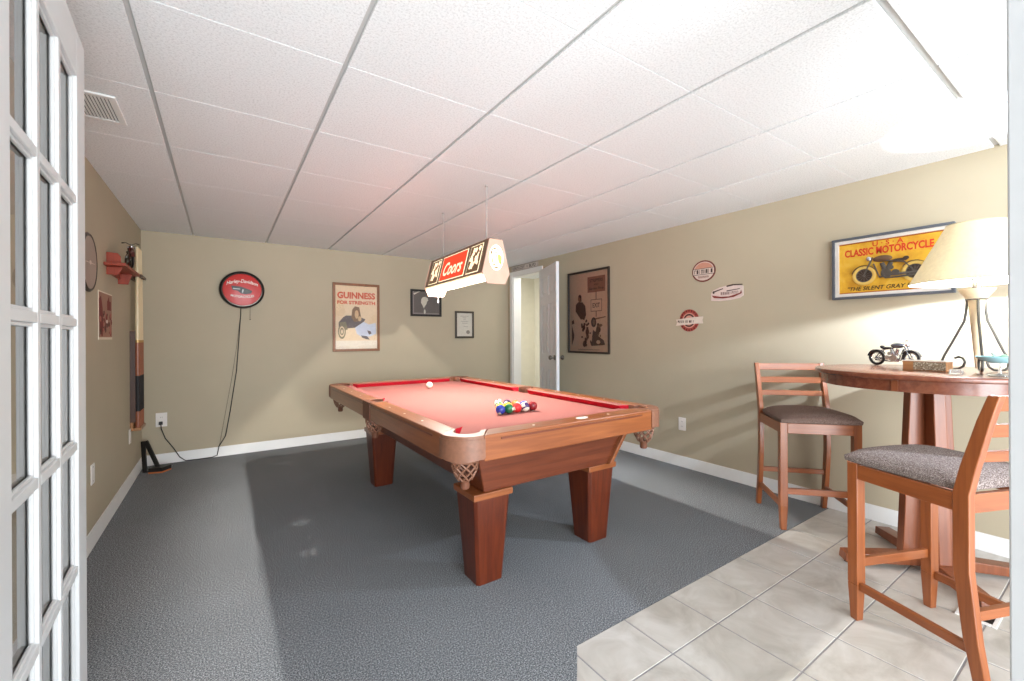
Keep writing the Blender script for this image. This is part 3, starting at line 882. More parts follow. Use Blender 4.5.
# ------------------------------------------------------------------ motorcycle model
def motorcycle(r, L, body, trim, seatm, squash=1.0, wheel_rim=None, style=0):
    """parts of a toy motorcycle in the local XZ plane, front towards -X, total length L"""
    k = L; rim = wheel_rim or trim
    def Xm(): return Matrix.Diagonal((k, k * squash, k, 1))
    for x in (-.33, .33):
        m = MB(); m.X = Xm()
        pts = [(x + .14 * math.cos(2 * PI * i / 28), 0, .17 + .14 * math.sin(2 * PI * i / 28)) for i in range(28)]
        m.use(0).tube(pts, .027, 8, closed=True)
        m.use(1).tube([(x + .112 * math.cos(2 * PI * i / 24), 0, .17 + .112 * math.sin(2 * PI * i / 24)) for i in range(24)], .009, 6, closed=True)
        m.use(1).cyl((x, -.035, .17), (x, .035, .17), .022, n=10)
        if style: m.use(2).cyl((x, .006, .17), (x, .012, .17), .118, n=24)
        m.use(1)
        for i in range(12):
            a = 2 * PI * i / 12; m.cyl((x, .012 * (-1) ** i, .17), (x + .112 * math.cos(a), 0, .17 + .112 * math.sin(a)), .0035, n=5)
        m.build('wheel', [M['black'] if not wheel_rim else wheel_rim, trim, seatm], r)
    m = MB(); m.X = Xm()
    for s in (-1, 1):
        m.tube([(-.33, s * .035, .17), (-.24, s * .035, .40), (-.21, s * .03, .47)], .011, 6)
        m.tube([(.33, s * .035, .17), (.12, s * .035, .16), (-.12, s * .03, .12), (-.20, s * .015, .36)], .010, 6)
        m.tube([(.33, s * .035, .17), (.20, s * .03, .34), (-.18, s * .02, .42)], .010, 6)
    m.build('frame', trim if style else body, r)
    m = MB(); m.X = Xm()
    m.cyl((-.03, -.05, .17), (-.03, .05, .17), .07, n=16); m.cyl((.09, -.045, .18), (.09, .045, .18), .05, n=14)
    for sx, ang in ((-1, 20), (1, -22)):
        a = R(ang); d_ = Vector((-math.sin(a), 0, math.cos(a)))
        p0 = Vector((-.03, 0, .2))
        for q in range(6):
            c0 = p0 + d_ * (.03 + .022 * q); m.cyl(c0, c0 + d_ * .014, .043 - .002 * q, n=12)
        m.cyl(p0, p0 + d_ * .17, .03, n=10)
    m.cyl((.03, .04, .27), (.03, .075, .27), .035, n=12)
    m.build('engine', trim, r)
    m = MB(); m.X = Xm(); m.ball((-.08, 0, .43), (.13, .055, .055), 18, 10); m.build('fuel_tank', body, r)
    m = MB(); m.X = Xm(); m.ball((.13, 0, .375), (.11, .05, .028), 16, 8); m.ball((.22, 0, .40), (.04, .045, .03), 12, 8); m.build('seat', seatm, r)
    for x, a0, a1 in ((-.33, 35, 165), (.33, 10, 150)):
        m = MB(); m.X = Xm()
        outer = [(x + .178 * math.cos(R(a0 + (a1 - a0) * i / 12)), .17 + .178 * math.sin(R(a0 + (a1 - a0) * i / 12))) for i in range(13)]
        inner = [(x + .17 * math.cos(R(a0 + (a1 - a0) * i / 12)), .17 + .17 * math.sin(R(a0 + (a1 - a0) * i / 12))) for i in range(13)][::-1]
        mm = Matrix(m.X); m.X = Xm() @ Matrix.Rotation(R(90), 4, 'X'); m.prism(outer + inner, -.035, .035); m.X = mm
        m.build('fender', body, r)
    m = MB(); m.X = Xm()
    m.tube([(-.17, -.13, .53), (-.16, -.10, .54), (-.20, -.03, .50), (-.20, .03, .50), (-.16, .10, .54), (-.17, .13, .53)], .009, 6)
    m.cyl((-.14, -.17, .525), (-.175, -.12, .53), .014, n=8); m.cyl((-.14, .17, .525), (-.175, .12, .53), .014, n=8)
    if not style: m.build('handlebar', trim, r)
    m = MB(); m.X = Xm(); m.ball((-.265, 0, .45), (.035, .04, .04), 14, 10); m.ball((-.25, -.07, .43), (.018, .022, .022), 10, 8); m.ball((-.25, .07, .43), (.018, .022, .022), 10, 8)
    m.build('headlight', M['chrome'], r)
    m = MB(); m.X = Xm()
    for z in (.10, .14): m.tube([(-.05, -.05, .3), (-.09, -.065, .2), (-.04, -.07, z), (.12, -.075, z), (.42, -.08, z + .02)], [.008, .009, .012, .014, .018], 8)
    m.build('exhaust', trim, r)

M['bk'] = plain('model_bike_black', (30, 26, 26), 0.25)
M['bkred'] = plain('model_bike_maroon', (84, 34, 28), 0.3)
# on the bar table
r = thing('model_motorcycle', 'small silver and black toy motorcycle on the round bar table beside the patterned box', 'model motorcycle', (3.13, .80, 1.0), (0, 0, R(90 - 22)))
motorcycle(r, .27, plain('model_bike_silver', (110, 112, 118), 0.25, .7), M['chrome'], M['bk'])

# patterned box
def carved(name):
    k = NT(name); f = k.noise(k.coord((60, 60, 60)), 1.4, 4, .6, 1.5)
    k.link(k.ramp(f, [(0.42, s2l((150, 134, 110))), (0.5, s2l((92, 68, 44))), (0.58, s2l((206, 196, 176)))]), k.p.inputs['Base Color'])
    k.p.inputs['Roughness'].default_value = .6
    return k.m
r = thing('trinket_box', 'low wooden box with a carved patterned side on the bar table', 'box', (2.89, .610, 1.0), (0, 0, R(-97.5)))
m = MB(); m.box(-.082, .082, -.036, .036, 0, .045); m.build('box_body', wood('box_wood', (150, 98, 56), (186, 134, 86), 0, .5), r, smooth=False, bevel=.002)
m = MB(); m.box(-.040, .080, -.0375, -.0362, .003, .042); m.build('carved_panel', carved('carved_panel_pattern'), r, smooth=False)
m = MB(); m.box(-.084, .084, -.038, .038, .045, .049); m.build('box_lid', M['plastic'], r, smooth=False, bevel=.001)

# ------------------------------------------------------------------ table lamp
LX, LY = 2.95, .45
def table_lamp():
    r = thing('table_lamp', 'table lamp with a cream cone shade and three scrolled iron legs on the bar table', 'table lamp', (LX, LY, 1.0))
    cream = plain('lamp_cream_ceramic', (222, 204, 172), .4)
    m = MB(); m.lathe([(0, .012), (.006, .02), (.030, .345), (.0, .345)], 24); m.build('stem', cream, r)
    m = MB(); m.lathe([(.0, .345), (.036, .345), (.040, .352), (.062, .385), (.064, .392), (.058, .392), (.03, .360), (0, .358)], 32); m.build('cup', cream, r)
    m = MB(); m.cyl((0, 0, .355), (0, 0, .405), .010); m.cyl((0, 0, .395), (0, 0, .42), .017); m.build('socket', M['chrome'], r)
    m = MB(); m.tube([(.036 * math.cos(2 * PI * i / 24), .036 * math.sin(2 * PI * i / 24), .342) for i in range(24)], .004, 6, closed=True); m.build('collar_ring', M['iron'], r)
    cb = math.atan2(-LY, -LX)
    for a in (cb + R(8), cb + R(128), cb - R(112)):
        m = MB(); pts = [(.034, .340), (.037, .29), (.044, .24), (.062, .20), (.088, .14), (.118, .075), (.128, .045), (.126, .022), (.112, .009), (.09, .006), (.066, .010), (.048, .024), (.042, .044), (.050, .062), (.066, .068), (.080, .060)]
        m.tube([(p * math.cos(a), p * math.sin(a), z) for p, z in pts], .0052, 8); m.build('scroll_leg', M['iron'], r)
    z0, z1 = .425, .70
    m = MB(); m.lathe([(.237, z0), (.102, z1), (.099, z1), (.234, z0)], 64, closed=True); sh = m.build('lamp_shade', M['shade'], r)
    for rad, z in ((.2365, z0), (.1015, z1)):
        m = MB(); m.tube([(rad * math.cos(2 * PI * i / 48), rad * math.sin(2 * PI * i / 48), z) for i in range(48)], .0025, 6, closed=True); m.build('shade_trim', M['shadetrim'], sh)
    m = MB()
    for k in range(3):
        a = 2 * PI * k / 3; m.cyl((0, 0, z1 - .03), (.101 * math.cos(a), .101 * math.sin(a), z1 - .004), .0018, n=6)
    m.cyl((0, 0, z1 - .034), (0, 0, z1 + .012), .006, n=8)
    for s in (-1, 1): m.tube([(0, 0, .42), (s * .040, 0, .46), (s * .04, 0, .58), (0, 0, z1 - .03)], .0018, 6)
    m.build('harp', M['nickel'], r)
    m = MB(); m.lathe([(.013, .0), (.016, .02), (.031, .055), (.031, .072), (.018, .09), (0, .097)], 20, (0, 0, .42)); b_ = m.build('bulb', M['glass'], r)
    m = MB(); m.ball((0, 0, .478), .015, 18, 12); m.build('filament', M['bulb2'], b_)
M['shade'] = shade_mat('cream_lampshade', (232, 220, 190), .20)
M['shadetrim'] = plain('lampshade_trim', (196, 184, 150), .8)
table_lamp()

# dish and glass pieces beside the lamp
cg = NT('clear_crystal'); cg.p.inputs['Transmission Weight'].default_value = .85; cg.p.inputs['Roughness'].default_value = .05; cg.p.inputs['Base Color'].default_value = (.95, .98, 1, 1)
r = thing('pedestal_dish', 'pale blue footed glass dish holding a green trinket on the bar table', 'dish', (2.70, .345, 1.0))
m = MB(); m.lathe([(0, 0), (.036, 0), (.036, .005), (.006, .012), (.005, .055), (.0, .055)], 24); m.build('foot', cg.m, r)
m = MB(); m.lathe([(0, .054), (.03, .056), (.060, .068), (.074, .082), (.072, .084), (.058, .073), (.028, .061), (0, .059)], 32); m.build('bowl', plain('pale_blue_glass', (158, 206, 214), .15), r)
r = thing('carved_trinket', 'small green carved trinket lying in the pale blue footed dish', 'trinket', (2.70, .345, 1.064))
m = MB(); m.ball((0, 0, .016), (.042, .026, .014), 18, 10); m.build('body', plain('jade_green', (96, 132, 112), .3, var=.3, nscale=60), r)
m = MB(); m.ball((.02, .012, .03), (.03, .018, .008), 14, 8); m.ball((-.028, .005, .026), (.014, .012, .012), 12, 8); m.build('crest', plain('pale_jade', (206, 214, 204), .3), r)
o = MB().box(-.02, .02, -.02, .02, 0, .022)
ob = o.build('glass_votive', cg.m, None, smooth=False, bevel=.004, loc=(2.70, .475, 1.0)); tag(ob, 'small clear glass block on the bar table in front of the lamp scroll', 'glass ornament')

# ------------------------------------------------------------------ wall pictures and signs
def frame_parts(r, w, h, fw, depth, fmat):
    m = MB(); W, Hh = w / 2, h / 2
    for p in ([(-W, -Hh), (W, -Hh), (W - fw, -Hh + fw), (-W + fw, -Hh + fw)], [(W, -Hh), (W, Hh), (W - fw, Hh - fw), (W - fw, -Hh + fw)],
              [(W, Hh), (-W, Hh), (-W + fw, Hh - fw), (W - fw, Hh - fw)], [(-W, Hh), (-W, -Hh), (-W + fw, -Hh + fw), (-W + fw, Hh - fw)]):
        m.prism(p, 0, depth)
    m.build('frame', fmat, r, smooth=False, bevel=min(.003, fw / 4))
    g_ = MB(); g_._add([(-W + fw, -Hh + fw, depth - .004), (W - fw, -Hh + fw, depth - .004), (W - fw, Hh - fw, depth - .004), (-W + fw, Hh - fw, depth - .004)], [(0, 1, 2, 3)])
    return g_
def pm(n, c, rough=.7): return plain(n, c, rough, var=.04, nscale=40)

# beer poster on the back wall
r = thing('framed_poster', 'wood framed beer advertisement poster with orange lettering on the back wall', 'framed poster', (1.300, YB, 1.413), BACK)
w, h = .53, .79
g_ = frame_parts(r, w, h, .028, .022, wood('poster_frame_wood', (112, 66, 36), (150, 96, 58), 1, .4)); g_.build('glass', M['glass'], r, smooth=False)
m = MB()
m.use(0).prism(rect(-w / 2 + .02, w / 2 - .02, -h / 2 + .02, h / 2 - .02), .001, .006)
m.use(1); put_text(m, 'GUINNESS', 0, .255, .43, .078, .0066, bold=.045)
put_text(m, 'FOR STRENGTH', 0, .172, .43, .042, .0066, bold=.045)
m.use(6).flat(rect(-w / 2 + .03, w / 2 - .03, -h / 2 + .03, -.27), .0061)
random.seed(5)
# a cart with its driver, a load and a wheel in plain generic shapes
m.use(2).flat([(-.20, -.06), (-.15, .0), (-.12, .02), (-.06, .02), (.05, .0), (.10, -.02), (.06, -.08), (-.02, -.12), (-.12, -.13), (-.20, -.12)], .0063)
m.use(3).flat(ell(-.01, .03, .045, .06), .0067); m.flat([(-.06, .0), (-.05, .09), (-.02, .13), (.03, .12), (.04, .06), (.05, .0), (.02, -.05), (-.03, -.05)], .0065)
m.use(4).flat(ell(.0, .035, .022, .05), .0072); m.flat(ell(.035, -.015, .02, .03), .0072)
m.use(5).flat([(-.02, -.12), (.08, -.05), (.14, -.08), (.22, -.06), (.225, -.19), (.16, -.22), (.06, -.23), (.0, -.19)], .0068)
m.use(2).flat([(.12, -.15), (.16, -.16), (.17, -.19), (.14, -.20)], .0073); m.flat([(.05, -.21), (.12, -.22), (.15, -.26), (.11, -.255), (.06, -.235)], .0073)
for rr, mi in ((1.0, 7), (.72, 0), (.5, 7), (.3, 0)): m.use(mi).flat(ell(-.165, -.165, .042 * rr, .085 * rr), .0070 + (1 - rr) * .0008)
m.use(7).flat([(-.20, -.06), (-.12, -.05), (-.10, -.14), (-.13, -.15), (-.18, -.10)], .0066)
m.build('print', [pm('poster_cream', (222, 200, 168)), pm('poster_orange', (196, 78, 36)), pm('poster_grey_brown', (98, 84, 80)), pm('poster_horse_brown', (130, 96, 62)),
                  pm('poster_tan', (204, 172, 128)), pm('poster_pale_blue', (206, 212, 224)), pm('poster_ground', (226, 216, 200)), pm('poster_wheel', (130, 120, 90))], r, smooth=False)

# black framed monochrome photo
r = thing('framed_photo', 'black framed grey photograph with a pale shape, high on the back wall', 'framed picture', (2.165, YB, 1.615), BACK)
w, h = .42, .34
g_ = frame_parts(r, w, h, .026, .02, M['black']); g_.build('glass', M['glass'], r, smooth=False)
m = MB(); m.use(0).prism(rect(-w / 2 + .02, w / 2 - .02, -h / 2 + .02, h / 2 - .02), .001, .006)
m.use(1).flat([(-.065, .05), (-.045, .075), (-.01, .08), (.02, .065), (.03, .035), (.012, .02), (.005, -.01), (-.02, -.045), (-.03, -.07), (-.05, -.03), (-.07, .005)], .0062)
m.use(2).flat(rect(-.185, -.165, -.145, .145), .0062); m.flat(rect(-.165, .18, -.145, -.125), .0062)
m.use(1).flat([(-.17, .12), (-.10, .145), (-.06, .148), (-.10, .135), (-.16, .10)], .0063); m.flat(ell(-.02, -.11, .012, .03, 12), .0063)
m.build('print', [pm('photo_grey', (104, 96, 92)), pm('photo_pale', (206, 200, 184)), pm('photo_mid', (140, 130, 126))], r, smooth=False)

# certificate
r = thing('framed_certificate', 'small portrait certificate in a dark frame on the back wall near the doorway', 'framed certificate', (2.715, YB, 1.345), BACK)
w, h = .285, .365
g_ = frame_parts(r, w, h, .026, .02, plain('dark_olive_frame', (70, 62, 52), .4)); g_.build('glass', M['glass'], r, smooth=False)
m = MB(); m.use(0).prism(rect(-w / 2 + .02, w / 2 - .02, -h / 2 + .02, h / 2 - .02), .001, .006)
random.seed(2)
m.use(1)
for y, ww in ((.115, .12), (.095, .05), (.075, .03), (.045, .11), (.02, .07), (-.02, .03)):
    x = -ww / 2
    while x < ww / 2:
        l_ = random.uniform(.004, .012); m.flat(rect(x, x + l_, y - .003, y + .003), .0062); x += l_ + .003
for k in range(4): m.flat(rect(.025 + .008 * k, .029 + .008 * k, -.03, -.022), .0062)
m.use(2).flat(ell(.055, -.10, .028, .026, 14), .0063); m.use(1).flat(ell(.05, -.108, .014, .012, 10), .0068)
m.build('print', [pm('certificate_paper', (214, 208, 194)), pm('certificate_ink', (150, 140, 130)), pm('certificate_seal', (140, 140, 130))], r, smooth=False)

# lit oval sign with cord
r = thing('oval_light_sign', 'red oval light box sign with a black rim and white script on the back wall', 'light sign', (.167, YB, 1.668), BACK)
m = MB(); m.lathe([(.0, 0), (.205, 0), (.215, .02), (.212, .055), (.195, .062), (.186, .05), (.0, .05)], 56); m.X = Matrix.Identity(4)
o = m.build('sign_rim', M['black'], r); o.scale = (.92, .875, 1)
m = MB(); m.lathe([(.184, .05), (.18, .058), (.12, .066), (.06, .069), (0, .070)], 56); o = m.build('sign_face', plain('sign_red_plastic', (196, 30, 24), .4, coat=.1), r); o.scale = (.92, .875, 1)
m = MB(); m.tube([(.173 * math.cos(2 * PI * i / 48), .165 * math.sin(2 * PI * i / 48), .060) for i in range(48)], .003, 6, closed=True); m.build('inner_ring', M['nickel'], r)
m = MB(); m.use(0); put_text(m, 'Harley-Davidson', 0, .080, .27, .046, .0705, shear=.3, bold=.012, arc=.030)
put_text(m, 'MOTORCYCLES', .0, -.072, .20, .022, .0705, shear=.1, bold=.02, arc=-.012)
m.use(1); m.prism([(-.095, .035), (-.02, .03), (.04, .01), (.085, -.01), (.075, -.035), (.03, -.045), (-.01, -.04), (-.04, -.015), (-.085, -.005)], .0690, .0712)
m.use(2); m.flat([(-.08, .012), (-.02, .008), (-.02, .0), (-.08, .003)], .0714); m.flat([(0, .004), (.012, .0), (.004, -.035), (-.006, -.03)], .0714)
m.use(3); m.flat([(.0, -.02), (.03, .0), (.07, -.02), (.04, -.035)], .0713)
m.build('sign_lettering', [pm('sign_white', (240, 232, 224), .4), pm('sign_charcoal', (40, 40, 40), .4), pm('sign_silver', (190, 190, 190), .3), pm('sign_slate', (62, 70, 66), .4)], r, smooth=False)
def wpt(x, y, z): return (x - .167, z - 1.668, YB - y)      # world -> local of the sign
m = MB()
pts = [(.155, YB - .03, 1.51), (.152, YB - .006, 1.40), (.135, YB - .006, 1.15), (.115, YB - .006, .85), (.06, YB - .006, .45), (.02, YB - .01, .20), (-.035, YB - .02, .105), (-.05, YB - .02, .02), (-.09, YB - .022, .006), (-.2, YB - .024, .005), (-.30, YB - .024, .007), (-.345, YB - .022, .05), (-.39, YB - .02, .14), (-.45, YB - .025, .24), (-.478, YB - .03, .33), (-.483, YB - .03, .385)]
m.tube([wpt(*p) for p in pts], .0042, 8); m.build('power_cord', M['black'], r)
m = MB(); m.tube([wpt(*p) for p in [(.15, YB - .006, 1.40), (.118, YB - .005, 1.1), (.075, YB - .005, .78), (.03, YB - .005, .5), (-.03, YB - .02, .12)]], .0016, 6); m.build('second_cord', M['cordbrown'] if 'cordbrown' in M else M['slot'], r)
m = MB(); m.tube([wpt(.235, YB - .02, 1.53), wpt(.235, YB - .012, 1.38)], .0015, 6); m.lathe([(0, 0), (.006, 0), (.006, .014), (0, .016)], 8, wpt(.235, YB - .012, 1.37)); m.build('pull_cord', M['slot'], r)
m = MB(); m.box(-.483 - .167 - .014, -.483 - .167 + .014, .385 - 1.668 - .013, .385 - 1.668 + .016, .008, .035); m.build('plug', M['black'], r, smooth=False, bevel=.003)

# biker photograph poster on the right wall
r = thing('framed_poster', 'tall black framed sepia poster of a man on a motorcycle on the right wall', 'framed poster', (XR, 3.535, 1.455), RIGHT)
w, h = .66, .94
g_ = frame_parts(r, w, h, .022, .02, plain('black_brown_frame', (44, 30, 22), .35)); g_.build('glass', M['glass'], r, smooth=False)
m = MB(); m.use(0).prism(rect(-w / 2 + .015, w / 2 - .015, -h / 2 + .015, h / 2 - .015), .001, .006)
z = .0062
m.use(1).flat(rect(-.005, .265, .215, .39), z)
m.use(2); put_text(m, 'STRIPPERS', .13, .345, .20, .035, .0068, bold=.02); put_text(m, 'AND', .13, .300, .07, .018, .0068); put_text(m, 'Garden Shop', .13, .253, .23, .035, .0068, bold=.02)
m.use(3).flat(rect(.122, .134, .135, .215), z)
m.use(3).flat(rect(.045, .215, .0, .135), z); m.use(0).flat(rect(.052, .208, .007, .128), z + .0005)
m.use(2); put_text(m, 'EXIT', .13, .068, .11, .05, .0072, bold=.02)
m.use(3).flat(rect(.122, .134, -.06, .0), z)
# man
m.use(4).flat(ell(-.135, .16, .028, .045), z + .0002)
m.use(2).flat([(-.155, .19), (-.12, .205), (-.105, .18), (-.105, .12), (-.118, .125), (-.12, .165), (-.15, .18)], z + .0005)
m.use(5).flat([(-.20, .09), (-.16, .12), (-.09, .115), (-.045, .07), (-.03, -.03), (-.06, -.09), (-.09, -.08), (-.18, -.09), (-.205, .0)], z + .0001)
m.use(6).flat([(-.225, .0), (-.20, .01), (-.10, -.10), (-.06, -.10), (-.07, -.13), (-.13, -.13), (-.21, -.06)], z + .0006)
m.use(6).flat([(-.27, -.14), (-.16, -.10), (-.11, -.14), (-.12, -.26), (-.17, -.385), (-.24, -.385), (-.225, -.27)], z + .0004)
# motorcycle
random.seed(8)
m.use(5).flat([(-.27, -.10), (-.24, -.08), (-.22, -.15), (-.235, -.30), (-.27, -.385)], z)
for k in range(46):
    px = random.uniform(-.10, .20); py = random.uniform(-.38, -.10 - .25 * max(0, px - .05)); s_ = random.uniform(.01, .03)
    m.use(random.choice((2, 3, 5, 5))).flat(ell(px, py, s_, s_ * random.uniform(.6, 1.6), 8), z + .0007 + .00001 * k)
m.use(2).flat(ell(.09, -.12, .04, .055), z + .0014); m.use(3).flat(ell(.095, -.12, .022, .032), z + .0019)
m.use(5).flat([(.08, -.20), (.17, -.28), (.24, -.32), (.26, -.37), (.05, -.385)], z + .0012); m.use(0).flat(ell(.16, -.34, .03, .022, 12), z + .0018)
m.use(3).flat([(.06, -.08), (.27, -.06), (.27, -.07), (.06, -.10)], z)
m.use(3)
for k in range(22): m.flat(rect(-.16 + .0155 * k, -.150 + .0155 * k, -.430, -.422), z)
m.build('print', [pm('sepia_paper', (234, 216, 194)), pm('faded_red_sign', (164, 116, 98)), pm('sepia_dark', (72, 50, 38)), pm('sepia_mid', (130, 104, 84)), pm('sepia_skin', (150, 116, 92)), pm('sepia_shirt', (96, 72, 58)), pm('sepia_light', (232, 218, 200))], r, smooth=False)

# painted classic motorcycle sign
r = thing('motorcycle_sign', 'yellow wooden relief sign of a classic motorcycle in a grey frame above the bar table', 'wall sign', (XR, .893, 1.612), RIGHT)
w, h = .585, .40
frame_parts(r, w, h, .016, .035, plain('grey_blue_frame', (84, 88, 96), .5))
m = MB()
for p in ([(-w / 2 + .016, -h / 2 + .016), (w / 2 - .016, -h / 2 + .016), (w / 2 - .036, -h / 2 + .036), (-w / 2 + .036, -h / 2 + .036)], [(w / 2 - .016, -h / 2 + .016), (w / 2 - .016, h / 2 - .016), (w / 2 - .036, h / 2 - .036), (w / 2 - .036, -h / 2 + .036)],
          [(w / 2 - .016, h / 2 - .016), (-w / 2 + .016, h / 2 - .016), (-w / 2 + .036, h / 2 - .036), (w / 2 - .036, h / 2 - .036)], [(-w / 2 + .016, h / 2 - .016), (-w / 2 + .016, -h / 2 + .016), (-w / 2 + .036, -h / 2 + .036), (-w / 2 + .036, h / 2 - .036)]):
    m.prism(p, .002, .024)
m.build('inner_mount', plain('mount_white', (220, 214, 206), .6), r, smooth=False)
def yellow():
    k = NT('aged_yellow_paint'); v = k.coord()
    f = k.noise(v, 9, 5, .6, .5)
    k.link(k.ramp(f, [(0.3, s2l((196, 138, 28))), (0.55, s2l((222, 172, 46))), (0.75, s2l((230, 192, 84)))]), k.p.inputs['Base Color']); k.p.inputs['Roughness'].default_value = .5
    return k.m
m = MB(); m.use(0).prism(rect(-w / 2 + .03, w / 2 - .03, -h / 2 + .03, h / 2 - .03), .002, .012)
m.use(1)
for a in (rect(-.264, .264, -.164, -.157), rect(-.264, .264, .157, .164), rect(-.264, -.257, -.157, .157), rect(.257, .264, -.157, .157)): m.flat(a, .0121)
m.build('board', [yellow(), pm('rust_orange_edge', (168, 90, 26))], r, smooth=False)
m = MB(); m.use(0); put_text(m, 'U · S · A', -.005, .140, .15, .030, .0135, bold=.02); put_text(m, 'CLASSIC MOTORCYCLE', -.010, .098, .43, .048, .0135, bold=.035)
RL = [pm('sign_red_letters', (206, 56, 22)), pm('sign_black_letters', (58, 46, 24))]
m.build('title_lettering', RL, r, smooth=False)
m = MB(); m.use(1); put_text(m, '"THE SILENT GRAY FELLOW"', .01, -.135, .44, .026, .0135, shear=.25, bold=.015)
m.build('motto_lettering', RL, r, smooth=False)
bk = bpy.data.objects.new('relief_motorcycle', None)
col.objects.link(bk); bk.parent = r; bk.rotation_euler = (R(-90), 0, 0); bk.location = (0, -.118, .018)
motorcycle(bk, .37, plain('relief_bronze', (110, 84, 62), .4, .3), plain('relief_pewter', (104, 98, 92), .35, .6), plain('relief_leather', (60, 44, 34), .6), squash=.35, wheel_rim=plain('relief_tire_cream', (222, 186, 96), .5), style=1)

# three round metal stickers
RW = 'small metal garage signs on the right wall'
r = thing('tin_sign', 'round red rimmed tin sign, topmost of the three on the right wall', 'tin sign', (XR, 2.130, 1.688 + .045), RIGHT, RW)
m = MB(); m.use(0).prism(ell(0, 0, .108, .092, 36), .0, .004); m.use(1).prism(ell(0, 0, .096, .080, 36), .004, .0045)
m.use(2).flat([(-.095, .012)] + [(x, y) for x, y in arcp(0, 0, .090, R(165), R(15), 12, .074)] + [(.095, .012)], .0046)
m.use(3).prism(rect(-.10, .10, -.030, .024), .0045, .006); m.use(1).prism(rect(-.096, .096, -.026, .020), .006, .0064)
random.seed(21); m.use(3)
def scribble(m, x0, x1, y, hh, z, n):
    wdt = (x1 - x0) / n
    for k in range(n):
        x = x0 + wdt * k; t_ = wdt * .22
        m.flat(rect(x, x + t_, y - hh / 2, y + hh / 2), z)
        if random.random() < .7: m.flat(rect(x + t_, x + wdt * .7, y + hh * random.choice((-.5, 0, .3)), y + hh * random.choice((.32, .5))), z)
        if random.random() < .6: m.flat(rect(x + wdt * .55, x + wdt * .55 + t_, y - hh / 2, y + hh / 2), z + .0002)
scribble(m, -.085, .088, -.003, .034, .0066, 8)
m.use(0); scribble(m, -.05, .05, -.050, .018, .0048, 7)
m.build('sign_plate', [pm('tin_dark_red', (116, 52, 44), .5), pm('tin_cream', (214, 196, 184), .5), pm('tin_salmon', (196, 142, 120), .5), pm('tin_black', (62, 48, 44), .5)], r, smooth=False)

r = thing('tin_sign', 'wide pale tin sign with a red swoosh between two round signs', 'tin sign', (XR, 1.928, 1.518 + .010), RIGHT, RW)
m = MB(); m.use(0).prism([(-.135, -.055), (-.06, -.064), (.03, -.06), (.11, -.048), (.137, -.03), (.135, .045), (.10, .062), (.03, .064), (-.06, .05), (-.12, .028), (-.135, .0)], 0, .004)
m.use(1).flat([(-.13, -.01), (-.05, -.028), (.02, -.03), (.11, -.008), (.12, .016), (.125, -.012), (.06, -.038), (-.03, -.044), (-.11, -.034)], .0041)
m.use(2).flat([(.0, .06), (.05, .067), (.13, .062), (.13, .052), (.06, .056), (.0, .048)], .0042); m.flat([(-.12, .02), (-.03, .042), (-.03, .034), (-.12, .008)], .0042); m.flat(ell(-.112, .012, .01, .012, 10), .0043)
m.use(2); m.flat([(0.0, .02), (.11, .028), (.11, .022), (.0, .012)], .0042)
m.use(3); random.seed(4); scribble(m, -.05, .10, -.002, .024, .0043, 8)
m.build('sign_plate', [pm('tin_pale_pink', (216, 198, 190), .5), pm('tin_red', (124, 44, 38), .5), pm('tin_charcoal', (74, 58, 52), .5), pm('tin_grey', (150, 126, 120), .5)], r, smooth=False)

r = thing('tin_sign', 'round red tin sign with a pale banner, lowest of three on the right wall', 'tin sign', (XR, 2.270, 1.318 - .004), RIGHT, RW)
m = MB(); m.use(0).prism(ell(0, 0, .095, .098, 36), 0, .004)
for k in range(20):
    a = 2 * PI * k / 20
    m.use(1).flat(ell(.083 * math.cos(a), .086 * math.sin(a), .007, .009, 8), .0041)
m.use(2).prism(ell(0, 0, .066, .068, 30), .004, .0045); m.use(3).prism(ell(0, 0, .055, .058, 30), .0045, .005); m.use(2).prism(ell(0, 0, .042, .044, 30), .005, .0055)
m.use(4).prism([(-.13, -.045), (.06, -.03), (.135, -.030), (.128, .0), (.137, .030), (.06, .028), (-.13, .012), (-.118, -.016)], .0056, .008)
m.use(3); random.seed(9); scribble(m, -.11, .06, -.009, .022, .0083, 9)
m.build('sign_plate', [pm('tin_brick', (158, 66, 58), .5), pm('tin_maroon', (96, 32, 30), .5), pm('tin_rose', (206, 150, 134), .5), pm('tin_umber', (70, 42, 36), .5), pm('tin_banner', (220, 206, 192), .5)], r, smooth=False)

# long plate over the doorway
r = thing('licence_plate_sign', 'narrow grey name plate sign standing on top of the doorway casing', 'wall sign', (XR - .014, 4.750, 2.132), RIGHT)
m = MB(); m.use(0).prism(rect(-.307, .307, -.037, .037), 0, .006)
m.use(1)
for a in (rect(-.302, .302, -.034, -.031), rect(-.302, .302, .031, .034), rect(-.302, -.299, -.031, .031), rect(.299, .302, -.031, .031)): m.flat(a, .0061)
put_text(m, 'KENTUCKY', -.13, 0, .29, .042, .0066, bold=.02); put_text(m, 'BLVD', .19, 0, .14, .042, .0066, bold=.02)
m.flat(ell(.07, 0, .008, .010, 10), .0063)
m.build('sign_plate', [pm('plate_grey', (196, 190, 184), .4), pm('plate_black', (56, 48, 44), .5)], r, smooth=False)

